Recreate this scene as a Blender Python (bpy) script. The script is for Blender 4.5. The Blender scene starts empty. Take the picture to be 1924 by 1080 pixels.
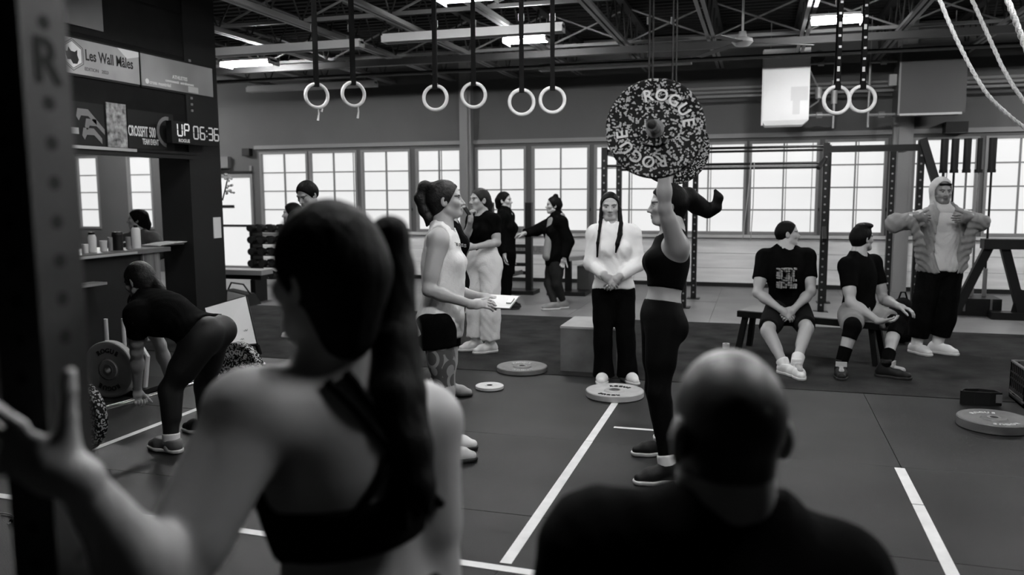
import bpy, math, random
import numpy as np
from mathutils import Vector, Matrix

# ------------------------------------------------------------------ camera
SC = bpy.context.scene
COL = SC.collection
YAW, PITCH, ROLL, FPX, CAMH = 0.29236848, 0.11570917, -0.00593633, 1540.625, 1.58
_cy, _sy = math.cos(YAW), math.sin(YAW)
FWD = np.array([-_sy*math.cos(PITCH), _cy*math.cos(PITCH), -math.sin(PITCH)])
_r0 = np.array([_cy, _sy, 0.0]); _u0 = np.cross(_r0, FWD)
RGT = _r0*math.cos(ROLL) + _u0*math.sin(ROLL)
UPV = np.cross(RGT, FWD)
CAMP = np.array([0.0, 0.0, CAMH])
cam = bpy.data.cameras.new('camera'); camo = bpy.data.objects.new('camera', cam); COL.objects.link(camo)
camo.matrix_world = Matrix(((RGT[0], UPV[0], -FWD[0], 0), (RGT[1], UPV[1], -FWD[1], 0), (RGT[2], UPV[2], -FWD[2], CAMH), (0, 0, 0, 1)))
cam.sensor_width = 36.0; cam.lens = 36.0*FPX/1924.0; cam.clip_start = 0.05; cam.clip_end = 200
cam.dof.use_dof = True; cam.dof.focus_distance = 5.4; cam.dof.aperture_fstop = 2.0
SC.camera = camo
# ------------------------------------------------------------------ world and exposure
world = bpy.data.worlds.new('world'); SC.world = world; world.use_nodes = True
_bg = world.node_tree.nodes['Background']; _bg.inputs[0].default_value = (1, 1, 1, 1); _bg.inputs[1].default_value = 0.9
SC.view_settings.view_transform = 'Standard'; SC.view_settings.look = 'None'
SC.view_settings.gamma = 1.0; SC.view_settings.use_curve_mapping = False
SC.view_settings.exposure = 0.15
WINDOW_GLOW = 0.70      # overcast daylight through the frosted panes
LAMP_GLOW = 430.0       # lit fluorescent tubes towards the windows
LAMP_GLOW_FRONT = 150.0 # tubes over the lifting floor, set dimmer to keep the foreground dark

# ------------------------------------------------------------------ pixel -> place
def ray(x, y): return FWD + RGT*((x-962)/FPX) - UPV*((y-540)/FPX)
def at(x, y, D): return CAMP + ray(x, y)*D
def onZ(x, y, z=0.0):
    d = ray(x, y); return CAMP + d*((z-CAMH)/d[2])
def onY(x, y, Y):
    d = ray(x, y); return CAMP + d*(Y/d[1])
def onX(x, y, X):
    d = ray(x, y); return CAMP + d*(X/d[0])
def A(*v): return np.array(v, dtype=float)
def nrm(v):
    v = np.asarray(v, dtype=float); return v/np.linalg.norm(v)

# ------------------------------------------------------------------ materials (black and white photograph: greys)
MATS = {}
def mat(name, v, rough=0.6, metal=0.0, bump=None, var=None, spec=0.5, attr=None, coat=0.0, stretch=None):
    """v: grey albedo; bump=(scale,strength); var=(scale,amount,detail): mottling of the thing's own colour."""
    if name in MATS: return MATS[name]
    m = bpy.data.materials.new(name); m.use_nodes = True; MATS[name] = m
    nt = m.node_tree; b = nt.nodes['Principled BSDF']
    b.inputs['Base Color'].default_value = (v, v, v, 1); b.inputs['Roughness'].default_value = rough
    b.inputs['Metallic'].default_value = metal
    b.inputs['Specular IOR Level'].default_value = spec
    if coat: b.inputs['Coat Weight'].default_value = coat
    tc = nt.nodes.new('ShaderNodeTexCoord'); src = tc.outputs['Object']
    if stretch:
        mp = nt.nodes.new('ShaderNodeMapping'); mp.inputs['Scale'].default_value = stretch
        nt.links.new(src, mp.inputs[0]); src = mp.outputs[0]
    if var:
        n = nt.nodes.new('ShaderNodeTexNoise'); n.inputs['Scale'].default_value = var[0]; n.inputs['Detail'].default_value = var[2] if len(var) > 2 else 4
        nt.links.new(src, n.inputs['Vector'])
        r = nt.nodes.new('ShaderNodeValToRGB'); r.color_ramp.elements[0].position = 0.3; r.color_ramp.elements[1].position = 0.72
        lo, hi = v*(1-var[1]), min(1, v*(1+var[1]))
        r.color_ramp.elements[0].color = (lo, lo, lo, 1); r.color_ramp.elements[1].color = (hi, hi, hi, 1)
        nt.links.new(n.outputs['Fac'], r.inputs[0]); nt.links.new(r.outputs[0], b.inputs['Base Color'])
    if attr:
        a = nt.nodes.new('ShaderNodeAttribute'); a.attribute_name = attr
        nt.links.new(a.outputs['Color'], b.inputs['Base Color'])
    if bump:
        n2 = nt.nodes.new('ShaderNodeTexNoise'); n2.inputs['Scale'].default_value = bump[0]; n2.inputs['Detail'].default_value = 5
        nt.links.new(src, n2.inputs['Vector'])
        bp = nt.nodes.new('ShaderNodeBump'); bp.inputs['Strength'].default_value = bump[1]; bp.inputs['Distance'].default_value = 0.01
        nt.links.new(n2.outputs['Fac'], bp.inputs['Height']); nt.links.new(bp.outputs[0], b.inputs['Normal'])
    return m
def emit(name, v, strength):
    if name in MATS: return MATS[name]
    m = bpy.data.materials.new(name); m.use_nodes = True; MATS[name] = m
    b = m.node_tree.nodes['Principled BSDF']
    b.inputs['Base Color'].default_value = (v, v, v, 1); b.inputs['Roughness'].default_value = 0.35
    b.inputs['Emission Color'].default_value = (1, 1, 1, 1); b.inputs['Emission Strength'].default_value = strength
    return m
def flecked(name, dark, light, scale=38.0, thr=0.56):
    """dark rubber with light flecks moulded through it"""
    if name in MATS: return MATS[name]
    m = mat(name, dark, 0.7, spec=0.12); nt = m.node_tree; b = nt.nodes['Principled BSDF']
    tc = nt.nodes.new('ShaderNodeTexCoord')
    vo = nt.nodes.new('ShaderNodeTexVoronoi'); vo.inputs['Scale'].default_value = scale; vo.inputs['Randomness'].default_value = 1.0
    nt.links.new(tc.outputs['Object'], vo.inputs['Vector'])
    n = nt.nodes.new('ShaderNodeSeparateColor'); nt.links.new(vo.outputs['Color'], n.inputs[0])
    r = nt.nodes.new('ShaderNodeValToRGB'); r.color_ramp.interpolation = 'CONSTANT'
    r.color_ramp.elements[0].color = (dark, dark, dark, 1); r.color_ramp.elements[1].position = thr; r.color_ramp.elements[1].color = (light, light, light, 1)
    nt.links.new(n.outputs[0], r.inputs[0]); nt.links.new(r.outputs[0], b.inputs['Base Color'])
    return m

# ------------------------------------------------------------------ mesh helpers
def frame(z, hint=(0, 0, 1)):
    z = nrm(z); h = np.asarray(hint, float)
    if abs(z@h) > 0.95: h = A(1, 0, 0) if abs(z[0]) < 0.9 else A(0, 1, 0)
    x = nrm(np.cross(h, z)); return x, np.cross(z, x), z
class MB:
    def __init__(s): s.v = []; s.f = []; s.sm = []
    def add(s, vs, fs, smooth=False):
        o = len(s.v); s.v += [tuple(p) for p in vs]; s.f += [tuple(i+o for i in q) for q in fs]; s.sm += [smooth]*len(fs); return s
    def hexa(s, P):                       # 8 corners: bottom loop 0-3, top loop 4-7
        return s.add(P, [(3, 2, 1, 0), (4, 5, 6, 7), (0, 1, 5, 4), (1, 2, 6, 5), (2, 3, 7, 6), (3, 0, 4, 7)])
    def box(s, lo, hi):
        a, b = lo, hi
        return s.hexa([(a[0], a[1], a[2]), (b[0], a[1], a[2]), (b[0], b[1], a[2]), (a[0], b[1], a[2]), (a[0], a[1], b[2]), (b[0], a[1], b[2]), (b[0], b[1], b[2]), (a[0], b[1], b[2])])
    def obox(s, c, ax, hs):               # oriented box: centre, 3 axes, half sizes
        c = np.asarray(c, float); x, y, z = [np.asarray(a, float)*h for a, h in zip(ax, hs)]
        return s.hexa([c-x-y-z, c+x-y-z, c+x+y-z, c-x+y-z, c-x-y+z, c+x-y+z, c+x+y+z, c-x+y+z])
    def beam(s, a, b, w, h, hint=(0, 0, 1)):   # rectangular bar a->b; h along hint-ish
        a, b = np.asarray(a, float), np.asarray(b, float); x, y, z = frame(b-a, hint)
        return s.obox((a+b)/2, (x, y, z), (w/2, h/2, np.linalg.norm(b-a)/2))
    def cyl(s, a, b, r, r2=None, n=12, cap=True):
        a, b = np.asarray(a, float), np.asarray(b, float); r2 = r if r2 is None else r2; x, y, z = frame(b-a)
        vs = []; 
        for c, q in ((a, r), (b, r2)):
            for i in range(n):
                t = 2*math.pi*i/n; vs.append(c + x*math.cos(t)*q + y*math.sin(t)*q)
        s.add(vs, [(i, (i+1) % n, n+(i+1) % n, n+i) for i in range(n)], True)
        if cap: s.add(vs, [tuple(range(n-1, -1, -1)), tuple(range(n, 2*n))])
        return s
    def tube(s, pts, r, n=8, closed=False):
        pts = [np.asarray(p, float) for p in pts]; m = len(pts); vs = []
        rs = r if hasattr(r, '__len__') else [r]*m
        px = None
        for i in range(m):
            t = (pts[(i+1) % m]-pts[i-1]) if closed else (pts[min(i+1, m-1)]-pts[max(i-1, 0)])
            t = nrm(t)
            if px is None: x, y, _ = frame(t)
            else:
                x = nrm(px - t*(px@t)); y = np.cross(t, x)
            px = x
            for k in range(n):
                a = 2*math.pi*k/n; vs.append(pts[i] + (x*math.cos(a) + y*math.sin(a))*rs[i])
        fs = []
        for i in range(m if closed else m-1):
            for k in range(n):
                j = (i+1) % m; fs.append((i*n+k, i*n+(k+1) % n, j*n+(k+1) % n, j*n+k))
        s.add(vs, fs, True)
        if not closed: s.add(vs, [tuple(range(n-1, -1, -1)), tuple(range((m-1)*n, m*n))])
        return s
    def lathe(s, prof, c, axis, n=40, smooth=True):     # prof: (radius, height) list
        c = np.asarray(c, float); x, y, z = frame(axis); vs = []
        for (r, h) in prof:
            for k in range(n):
                a = 2*math.pi*k/n; vs.append(c + z*h + (x*math.cos(a) + y*math.sin(a))*r)
        fs = []
        for i in range(len(prof)-1):
            for k in range(n): fs.append((i*n+k, i*n+(k+1) % n, (i+1)*n+(k+1) % n, (i+1)*n+k))
        return s.add(vs, fs, smooth)
    def prism(s, poly, n, t):              # planar polygon (world points), thickness t along n
        poly = [np.asarray(p, float) for p in poly]; n = nrm(n)*t; m = len(poly)
        vs = poly + [p+n for p in poly]
        return s.add(vs, [tuple(range(m-1, -1, -1)), tuple(range(m, 2*m))] + [(i, (i+1) % m, m+(i+1) % m, m+i) for i in range(m)])
    def build(s, name, material, parent=None, local=False, sharp=True):
        me = bpy.data.meshes.new(name); v = s.v
        if parent is not None and not local:
            L = parent_origin(parent); v = [(p[0]-L[0], p[1]-L[1], p[2]-L[2]) for p in v]
        me.from_pydata([tuple(map(float, p)) for p in v], [], s.f)
        me.polygons.foreach_set('use_smooth', s.sm); me.update()
        if any(s.sm):
            try: me.set_sharp_from_angle(angle=math.radians(40))
            except Exception: pass
        o = bpy.data.objects.new(name, me); COL.objects.link(o)
        if material: me.materials.append(material)
        if parent is not None: o.parent = parent
        return o
def parent_origin(o):
    L = A(0, 0, 0)
    while o is not None: L = L + np.array(o.location); o = o.parent
    return L
def tag(o, label=None, cat=None, group=None, kind=None):
    if label: o['label'] = label
    if cat: o['category'] = cat
    if group: o['group'] = group
    if kind: o['kind'] = kind
    return o
def thing(name, loc, label, cat, group=None, rot=None):
    o = bpy.data.objects.new(name, None); o.empty_display_size = 0.1; COL.objects.link(o); o.location = [float(q) for q in loc]
    if rot is not None: o.rotation_mode = 'QUATERNION'; o.rotation_quaternion = rot
    return tag(o, label, cat, group)
def struct(name, mb, m, parent=None):
    o = mb.build(name, m, parent)
    if parent is None: o['kind'] = 'structure'
    return o
def copy_tree(o, parent=None):
    c = o.copy(); COL.objects.link(c); c.parent = parent
    for ch in list(o.children): copy_tree(ch, c)
    return c
_tcache = {}
def text_mesh(txt, size, extrude=0.002, align='CENTER', sx=1.0):
    """lettering as (verts, faces) in its XY plane"""
    key = (txt, size, extrude, align, sx)
    if key in _tcache: return _tcache[key]
    cu = bpy.data.curves.new('lettering', 'FONT'); cu.body = txt; cu.size = size; cu.extrude = extrude; cu.align_x = align; cu.align_y = 'CENTER'
    cu.resolution_u = 3; cu.offset = size*0.018
    o = bpy.data.objects.new('lettering', cu); COL.objects.link(o)
    dg = bpy.context.evaluated_depsgraph_get(); me = bpy.data.meshes.new_from_object(o.evaluated_get(dg))
    vs = [(v.co.x*sx, v.co.y, v.co.z) for v in me.vertices]; fs = [tuple(p.vertices) for p in me.polygons]
    bpy.data.objects.remove(o); bpy.data.curves.remove(cu); bpy.data.meshes.remove(me)
    _tcache[key] = (vs, fs); return vs, fs
def put_text(mb, txt, size, c, xax, yax, extrude=0.002, align='CENTER', sx=1.0):
    vs, fs = text_mesh(txt, size, extrude, align, sx); c = np.asarray(c, float); x, y = nrm(xax), nrm(yax); z = np.cross(x, y)
    mb.add([c + x*v[0] + y*v[1] + z*v[2] for v in vs], fs); return mb
# ================================================================== THE SETTING
WY = 14.0                         # window wall
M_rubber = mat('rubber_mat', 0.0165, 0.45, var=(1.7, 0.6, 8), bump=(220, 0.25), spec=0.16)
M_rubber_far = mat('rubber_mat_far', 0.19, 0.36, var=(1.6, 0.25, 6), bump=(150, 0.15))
M_turf = mat('turf', 0.030, 0.85, var=(3.5, 0.55, 12), bump=(420, 0.9), spec=0.08)
M_concrete = mat('concrete', 0.02, 0.8, var=(3, 0.3))
M_wallpaint = mat('wall_paint_grey', 0.075, 0.75, var=(1.5, 0.06))
M_board = mat('wall_board', 0.66, 0.6, var=(3, 0.16, 6), bump=(30, 0.15), stretch=(0.4, 1, 4))
M_trim = mat('window_trim', 0.17, 0.55)
M_sill = mat('sill_paint', 0.5, 0.5)
M_dark = mat('dark_paint', 0.010, 0.7, spec=0.2)
M_black = mat('black_steel', 0.006, 0.5, spec=0.2)
M_pane = emit('frosted_pane', 0.12, WINDOW_GLOW)
M_deck = mat('roof_deck', 0.014, 0.7, spec=0.2, var=(3, 0.3))
M_joist = mat('joist_paint', 0.2, 0.55)
M_joistd = mat('joist_dark', 0.03, 0.6)
M_wood = mat('rough_wood', 0.13, 0.7, var=(6, 0.55, 8), bump=(40, 0.4), stretch=(3, 3, 0.25))
M_woodwall = mat('plywood_wall', 0.075, 0.75, var=(2.2, 0.3, 7), stretch=(1, 1, 0.5))
M_white = mat('white_plastic', 0.72, 0.4)
M_tape = mat('white_floor_tape', 0.72, 0.6, var=(9, 0.10, 6))

# floor: slab, rubber mats in the lifting area, a turf strip, paler mats along the windows
floor = struct('floor', MB().box((-17, -3.5, -0.25), (9, WY, -0.022)), M_concrete)
def mats(xs, ys, m, name, gap=0.004, jitter=0.0006):
    rnd = random.Random(5)
    for i in range(len(xs)-1):
        for j in range(len(ys)-1):
            z = rnd.uniform(-jitter, jitter)
            MB().box((xs[i]+gap/2, ys[j]+gap/2, -0.024), (xs[i+1]-gap/2, ys[j+1]-gap/2, z)).build(name, m, floor)
_xs = [0.82 + 1.83*k for k in range(-6, 5)]
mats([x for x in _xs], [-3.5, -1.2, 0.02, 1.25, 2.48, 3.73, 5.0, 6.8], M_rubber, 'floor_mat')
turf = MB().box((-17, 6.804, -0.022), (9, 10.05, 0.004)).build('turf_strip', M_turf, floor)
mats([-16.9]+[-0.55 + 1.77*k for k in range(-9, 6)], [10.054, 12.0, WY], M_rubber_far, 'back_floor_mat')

# window wall
WIN = [(-9.28, -8.29), (-8.20, -7.25), (-7.11, -6.17), (-6.01, -5.17), (-4.86, -3.97), (-3.81, -2.84), (-2.70, -1.56), (-1.40, -0.25), (-0.15, 0.86), (1.0, 1.85), (2.26, 3.12), (3.26, 4.15), (4.3, 5.2), (-13.72, -13.20), (-12.42, -11.86)]
ZB, ZT = 0.90, 2.345
DOOR = (-10.27, -9.53)
mb = MB()
xs = sorted([(a-0.03, b+0.03) for a, b in WIN] + [(DOOR[0]-0.09, DOOR[1]+0.05)])
prev = -17.0
for a, b in xs:
    if a > prev+1e-4: mb.box((prev, WY, 0), (a, WY+0.3, 4.6))
    if abs(a-(DOOR[0]-0.09)) < 1e-3: mb.box((a, WY, 2.12), (b, WY+0.3, 4.6))
    else:
        mb.box((a, WY, 0), (b, WY+0.3, ZB-0.03)); mb.box((a, WY, ZT+0.03), (b, WY+0.3, 4.6))
    prev = b
mb.box((prev, WY, 0), (9, WY+0.3, 4.6))
wall_back = struct('wall_back', mb, M_wallpaint)
# boards on the wall below the windows
rnd = random.Random(3)
for zi in range(3):
    z0, z1 = 0.07+zi*0.245, 0.07+(zi+1)*0.245-0.006
    x = -9.35
    while x < 8.9:
        x1 = min(x + 2.44, 8.98)
        MB().box((x+0.003, WY-0.022-rnd.uniform(0, 0.004), z0), (x1-0.003, WY, z1)).build('wall_board', M_board, wall_back)
        x = x1
struct('baseboard_back', MB().box((-9.4, WY-0.03, 0), (9, WY, 0.068)), M_dark)
struct('trim_1', MB().box((-9.4, WY-0.10, 0.815), (9, WY, 0.865)), M_sill)
struct('trim_2', MB().box((-9.4, WY-0.05, 2.43), (9, WY, 2.50)), M_trim)
for n, (a, b) in enumerate([(-5.12, -4.91), (1.93, 2.21)]):
    m = MB().box((a, WY-0.16, 0), (b, WY, 4.2)); m.box((a+0.07, WY-0.19, 0), (b-0.05, WY-0.16, 4.2))
    struct('trim_%d' % (n+3), m, M_trim)
# each window: outer frame, muntins, eight frosted panes
for n, (a, b) in enumerate(WIN):
    w = bpy.data.objects.new('window_%d' % (n+1), None); COL.objects.link(w); w.location = ((a+b)/2, WY, ZB); w['kind'] = 'structure'
    m = MB()
    for (x0, x1, z0, z1) in ((a-0.03, a+0.012, ZB-0.03, ZT+0.03), (b-0.012, b+0.03, ZB-0.03, ZT+0.03), (a+0.012, b-0.012, ZB-0.03, ZB+0.015), (a+0.012, b-0.012, ZT-0.012, ZT+0.03)):
        m.box((x0, WY-0.02, z0), (x1, WY+0.10, z1))
    m.build('window_frame', M_trim, w)
    cols = 2 if b-a > 0.6 else 1
    zs = [ZB+0.015+(ZT-ZB-0.027)*k/4 for k in range(5)]
    xc = [a+0.012+(b-a-0.024)*k/cols for k in range(cols+1)]
    for k in range(1, 4): MB().box((a+0.012, WY+0.015, zs[k]-0.011), (b-0.012, WY+0.07, zs[k]+0.011)).build('muntin', M_trim, w)
    for k in range(1, cols): MB().box((xc[k]-0.011, WY+0.012, zs[0]), (xc[k]+0.011, WY+0.072, zs[4])).build('muntin', M_trim, w)
    if n in (3, 6, 7, 8, 9, 10):      # a second thin upright beside the middle muntin
        MB().box((xc[1]+0.035, WY+0.03, zs[0]), (xc[1]+0.047, WY+0.07, zs[4])).build('sash_bar', M_trim, w)
    if n in (1, 8): MB().box((b-0.075, WY+0.03, zs[0]), (b-0.065, WY+0.07, zs[4])).build('sash_bar', M_trim, w)
    for i in range(cols):
        for k in range(4):
            MB().box((xc[i]+0.001, WY+0.05, zs[k]+0.001), (xc[i+1]-0.001, WY+0.06, zs[k+1]-0.001)).build('pane', M_pane, w)
    if n in (0, 2, 3, 5, 6, 8, 9): # little latch on the frame
        MB().box((b+0.035, WY-0.012, 1.25), (b+0.055, WY, 1.30)).build('latch', M_black, w)
# glass door
d = bpy.data.objects.new('door_1', None); COL.objects.link(d); d.location = (-9.9, WY, 0); d['kind'] = 'structure'
m = MB()
for (x0, x1, z0, z1) in ((DOOR[0]-0.09, DOOR[0], 0, 2.12), (DOOR[1], DOOR[1]+0.05, 0, 2.12), (DOOR[0], DOOR[1], 1.89, 1.98), (DOOR[0], DOOR[1], 0, 0.16)):
    m.box((x0, WY-0.03, z0), (x1, WY+0.08, z1))
m.build('door_frame', M_trim, d)
MB().box((DOOR[0], WY-0.01, 0.93), (DOOR[1], WY+0.05, 0.975)).build('push_bar', M_black, d)
MB().box((DOOR[0], WY-0.05, 1.975), (DOOR[1]+0.05, WY-0.01, 2.02)).build('door_closer', M_black, d)
for z0, z1 in ((0.16, 0.93), (0.975, 1.89)): MB().box((DOOR[0], WY+0.02, z0), (DOOR[1], WY+0.03, z1)).build('pane', M_pane, d)
MB().box((DOOR[0]+0.05, WY-0.002, 1.30), (DOOR[0]+0.33, WY+0.02, 1.36)).build('door_sticker', M_dark, d)
MB().box((DOOR[0], WY-0.02, 2.0), (DOOR[1], WY+0.06, 2.12)).build('transom', M_wallpaint, d)
tag(MB().box((-10.35, WY-0.12, 2.08), (-9.95, WY, 2.30)).build('exit_sign_box', mat('sign_grey', 0.12, 0.5)), 'small grey box mounted on the wall above the glass door', 'wall box')
tag(MB().box((-9.62, WY-0.12, 2.31), (-9.46, WY, 2.45)).build('wall_speaker', M_black), 'small black speaker high on the wall between glass door and windows', 'speaker')
tag(MB().box((2.62, WY-0.3, 2.42), (2.92, WY-0.02, 2.58)).build('wall_speaker', M_black), 'small black speaker under the dark heater cabinet', 'speaker')

# other walls
struct('wall_right', MB().box((8.9, -3.5, 0), (9.2, WY, 4.6)), M_wallpaint)
struct('wall_front', MB().box((-17, -3.8, 0), (9, -3.5, 4.6)), M_dark)
struct('wall_left', MB().box((-17.3, -3.5, 0), (-17, WY, 4.6)), M_dark)

# roof deck with ribs, open-web joists running towards the windows
mb = MB().box((-17, -3.5, 4.15), (9, WY+0.3, 4.3))
for k in range(0, 88):
    y = -3.4+k*0.2; mb.box((-10, y, 4.11), (9, y+0.08, 4.15))
ceiling = struct('ceiling', mb, M_deck)
JX = [-8.75+1.155*k for k in range(12)]
for x in JX:
    j = MB()
    for dx in (-0.035, 0.035):
        j.box((x+dx-0.022, 1.0, 3.55), (x+dx+0.022, WY, 3.562)); j.box((x+dx-(0.006), 1.0, 3.562), (x+dx+0.006, WY, 3.61))
    jo = j.build('joist_chord', M_joist, ceiling)
    j = MB().box((x-0.05, 1.0, 4.06), (x+0.05, WY, 4.11))
    k = 0; y = 1.0
    while y < WY-0.3:
        j.cyl((x, y, 3.60), (x, y+0.33, 4.07), 0.012, n=6, cap=False); j.cyl((x, y+0.33, 4.07), (x, y+0.66, 3.60), 0.012, n=6, cap=False); y += 0.66
    j.build('joist_web', M_joistd, jo)
for y in (6.3, 9.0, 11.7):
    j = MB().box((-9.3, y-0.02, 3.62), (8.9, y+0.02, 3.66)); j.build('bridging_bar', M_joist, ceiling)
    g = MB()
    for i in range(len(JX)-1):
        g.cyl((JX[i], y, 3.64), (JX[i+1], y, 4.1), 0.013, n=6); g.cyl((JX[i], y, 4.1), (JX[i+1], y, 3.64), 0.013, n=6)
    g.build('bridging_bar', M_joist, ceiling)
tag(MB().cyl((-9.3, 11.9, 3.42), (8.8, 12.35, 3.42), 0.03, n=10).build('ceiling_pipe', M_joistd, ceiling))
for q in ((13.5, 3.05), (13.55, 3.12), (13.6, 3.19)):
    MB().cyl((-1.2, q[0], q[1]), (8.8, q[0], q[1]), 0.02, n=8).build('ceiling_pipe', M_joist, ceiling)
MB().beam((-9.3, 11.2, 3.47), (8.8, 11.4, 3.47), 0.09, 0.09).build('conduit_channel', M_joistd, ceiling)

# ------------------------------------------------------------------ strip lights
M_fix = mat('fixture_enamel', 0.8, 0.4)
M_tube_off = mat('tube_off', 0.55, 0.3)
M_tube_on = emit('tube_lit', 0.9, LAMP_GLOW); M_tube_dim = emit('tube_lit_dim', 0.9, LAMP_GLOW_FRONT)
def strip_light(x0, x1, y, z, label, lit=False, w=0.16, dy=0.0):
    t = thing('strip_light', ((x0+x1)/2, y, z), label, 'ceiling light', 'strip lights')
    MB().box((x0, y-w*0.30, z+0.045), (x1, y+w*0.30, z+0.10)).build('housing', M_fix, t)
    if not lit:
      for s in (-1, 1): MB().box((x0, y+s*w*0.5-0.004, z-0.005), (x1, y+s*w*0.5+0.004, z+0.075)).build('reflector', M_fix, t)
    MB().box((x0, y-w*0.5, z+0.06), (x1, y+w*0.5, z+0.066)).build('reflector', M_fix, t)
    for x in (x0, x1-0.008): MB().box((x, y-w*0.5, z-0.005), (x+0.008, y+w*0.5, z+0.075)).build('end_plate', M_fix, t)
    for s in (-1, 1):
        MB().cyl((x0+0.03, y+s*w*0.22, z+0.028), (x1-0.03, y+s*w*0.22, z+0.028), 0.016, n=8).build('tube', (M_tube_dim if y < 8.5 else M_tube_on) if lit else M_tube_off, t)
    for x in (x0+0.2, x1-0.2): MB().cyl((x, y, z+0.1), (x, y, 3.56 if z > 3 else 3.4), 0.004, n=5).build('hanger', M_joist, t)
    return t
strip_light(-7.03, -4.84, 9.6, 3.40, 'long unlit strip light nearest the banner wall')
strip_light(-4.45, -2.20, 9.42, 3.40, 'long pale strip light above the middle pair of rings')
strip_light(-8.88, -6.36, 13.1, 3.40, 'unlit strip light by the wall above the left windows')
strip_light(-3.24, -0.99, 12.3, 3.40, 'unlit strip light behind the raised barbell')
strip_light(-7.55, -6.75, 10.6, 3.42, 'short glowing strip light near the banner wall', True, 0.30)
strip_light(-3.10, -2.55, 10.1, 3.42, 'short glowing strip light behind the hanging rings', True, 0.32)
strip_light(-3.05, -2.50, 7.75, 3.42, 'glowing strip light directly above the middle pair of rings', True, 0.32)
strip_light(0.48, 1.03, 10.05, 3.42, 'glowing strip light in front of the two heater cabinets', True, 0.34)
for i, (x, y) in enumerate(((-0.95, 2.25), (1.15, 2.3), (-4.5, 6.1), (-1.2, 5.2), (1.6, 5.4), (4.6, 6.8), (5.2, 10.6), (-11.5, 11.6))):  # lamps added out of view to brighten people, floor and walls
    strip_light(x-0.6, x+0.6, y, 3.42, ['glowing strip light overhead, above the ponytailed woman', 'glowing strip light overhead, above the seated bald man', 'glowing strip light overhead, above the bent-over lifter', 'glowing strip light overhead, above the tape line and pale plate', 'glowing strip light overhead, above the right lane tape', 'glowing strip light overhead, above the black lattice crate', 'glowing strip light overhead, beyond the black trestle by the right wall', 'glowing strip light overhead, behind the reception desk'][i], True, 0.30)

# ------------------------------------------------------------------ floor tape
def tape(pts, w, label):
    (x0, y0), (x1, y1) = pts
    m = MB()
    if abs(x1-x0) > abs(y1-y0): m.hexa([(x0, y0-w/2, 0.0006), (x1, y1-w/2, 0.0006), (x1, y1+w/2, 0.0006), (x0, y0+w/2, 0.0006), (x0, y0-w/2, 0.0022), (x1, y1-w/2, 0.0022), (x1, y1+w/2, 0.0022), (x0, y0+w/2, 0.0022)])
    else: m.hexa([(x0-w/2, y0, 0.0006), (x0+w/2, y0, 0.0006), (x1+w/2, y1, 0.0006), (x1-w/2, y1, 0.0006), (x0-w/2, y0, 0.0022), (x0+w/2, y0, 0.0022), (x1+w/2, y1, 0.0022), (x1-w/2, y1, 0.0022)])
    tag(m.build('floor_tape', M_tape), label, 'floor tape')
tape(((-1.0, 3.2), (-1.0, 5.0)), 0.052, 'white floor tape line leading toward the plate by the woman in white')
tape(((-1.0, 5.006), (-1.0, 6.06)), 0.05, 'white tape end piece touching the plate at the feet of the woman in white')
tape(((-4.6, 3.245), (-0.72, 3.145)), 0.05, 'white tape line crossing the floor behind the seated bald man')
tape(((0.808, 4.41), (0.808, 4.98)), 0.055, 'short detached piece of white tape at the end of the right lane line')
tape(((0.80, 1.2), (0.808, 4.40)), 0.055, 'long white tape line of the right lane, running past the bald man')
tape(((-0.90, 5.355), (0.05, 5.36)), 0.035, 'thin short white tape mark under the overhead lifter')
tape(((-3.95, 3.45), (-3.93, 6.6)), 0.05, 'white tape line under the bent-over lifter')
# ================================================================== THINGS: the front desk bay with banners
SX = -6.3
def SP(x, y, off=0.0):
    return onX(x, y, SX+off)
M_bandark = mat('fascia_dark', 0.007, 0.7, spec=0.15, var=(4, 0.3))
wall_bay = struct('wall_bay', MB().box((SX-0.12, 3.6, 2.02), (SX, 8.05, 4.12)), mat('bay_panels', 0.005, 0.75, spec=0.15, var=(5, 0.35)))
for zz in (3.12, 3.6): MB().box((SX, 3.6, zz), (SX+0.006, 8.05, zz+0.45)).build('fascia_panel', M_bandark, wall_bay)
struct('trim_5', MB().box((SX-0.40, 8.05, 0), (SX+0.02, 8.62, 4.12)), mat('corner_post_paint', 0.011, 0.6, spec=0.2))
for k in range(9):
    MB().box((SX+0.02, 8.12, 2.52+k*0.07), (SX+0.03, 8.15, 2.545+k*0.07)).build('post_bolt', M_joist, bpy.data.objects['trim_5'])
# plain board above
b = SP(190, 58); q = SP(118, 30)
tag(MB().box((SX+0.01, 4.6, float(SP(190, 60)[2])), (SX+0.03, float(b[1]), 3.52)).build('blank_board', mat('board_grey', 0.16, 0.7, var=(2, 0.12))), 'plain grey board above the printed banners', 'board')
# two printed banners
def yz(p): return float(p[1]), float(p[2])
def banner(x0, x1, yt0, yb0, label, m):
    a = SP(x0, yt0); c = SP(x1, yb0)
    y0, y1 = float(SP(x0, 80)[1]), float(SP(x1, 150)[1])
    z1, z0 = 3.055, 2.725
    t = thing('banner', (SX+0.03, (y0+y1)/2, z0), label, 'banner', 'printed banners on the bay fascia')
    MB().box((SX+0.022, y0, z0), (SX+0.032, y1, z1)).build('sheet', m, t)
    MB().box((SX+0.012, y0, z0-0.02), (SX+0.022, y1, z1+0.02)).build('backing', M_black, t)
    return t, y0, y1, z0, z1
XF = SX+0.033
M_ink = mat('banner_ink', 0.010, 0.7); M_inkg = mat('banner_ink_grey', 0.10, 0.7); M_inkw = mat('banner_ink_white', 0.75, 0.7)
t1, y0, y1, z0, z1 = banner(60, 258, 60, 150, 'pale banner reading Les Wall Mâles with a hexagonal emblem', mat('banner_pale', 0.36, 0.6, var=(1.8, 0.25, 3)))
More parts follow.
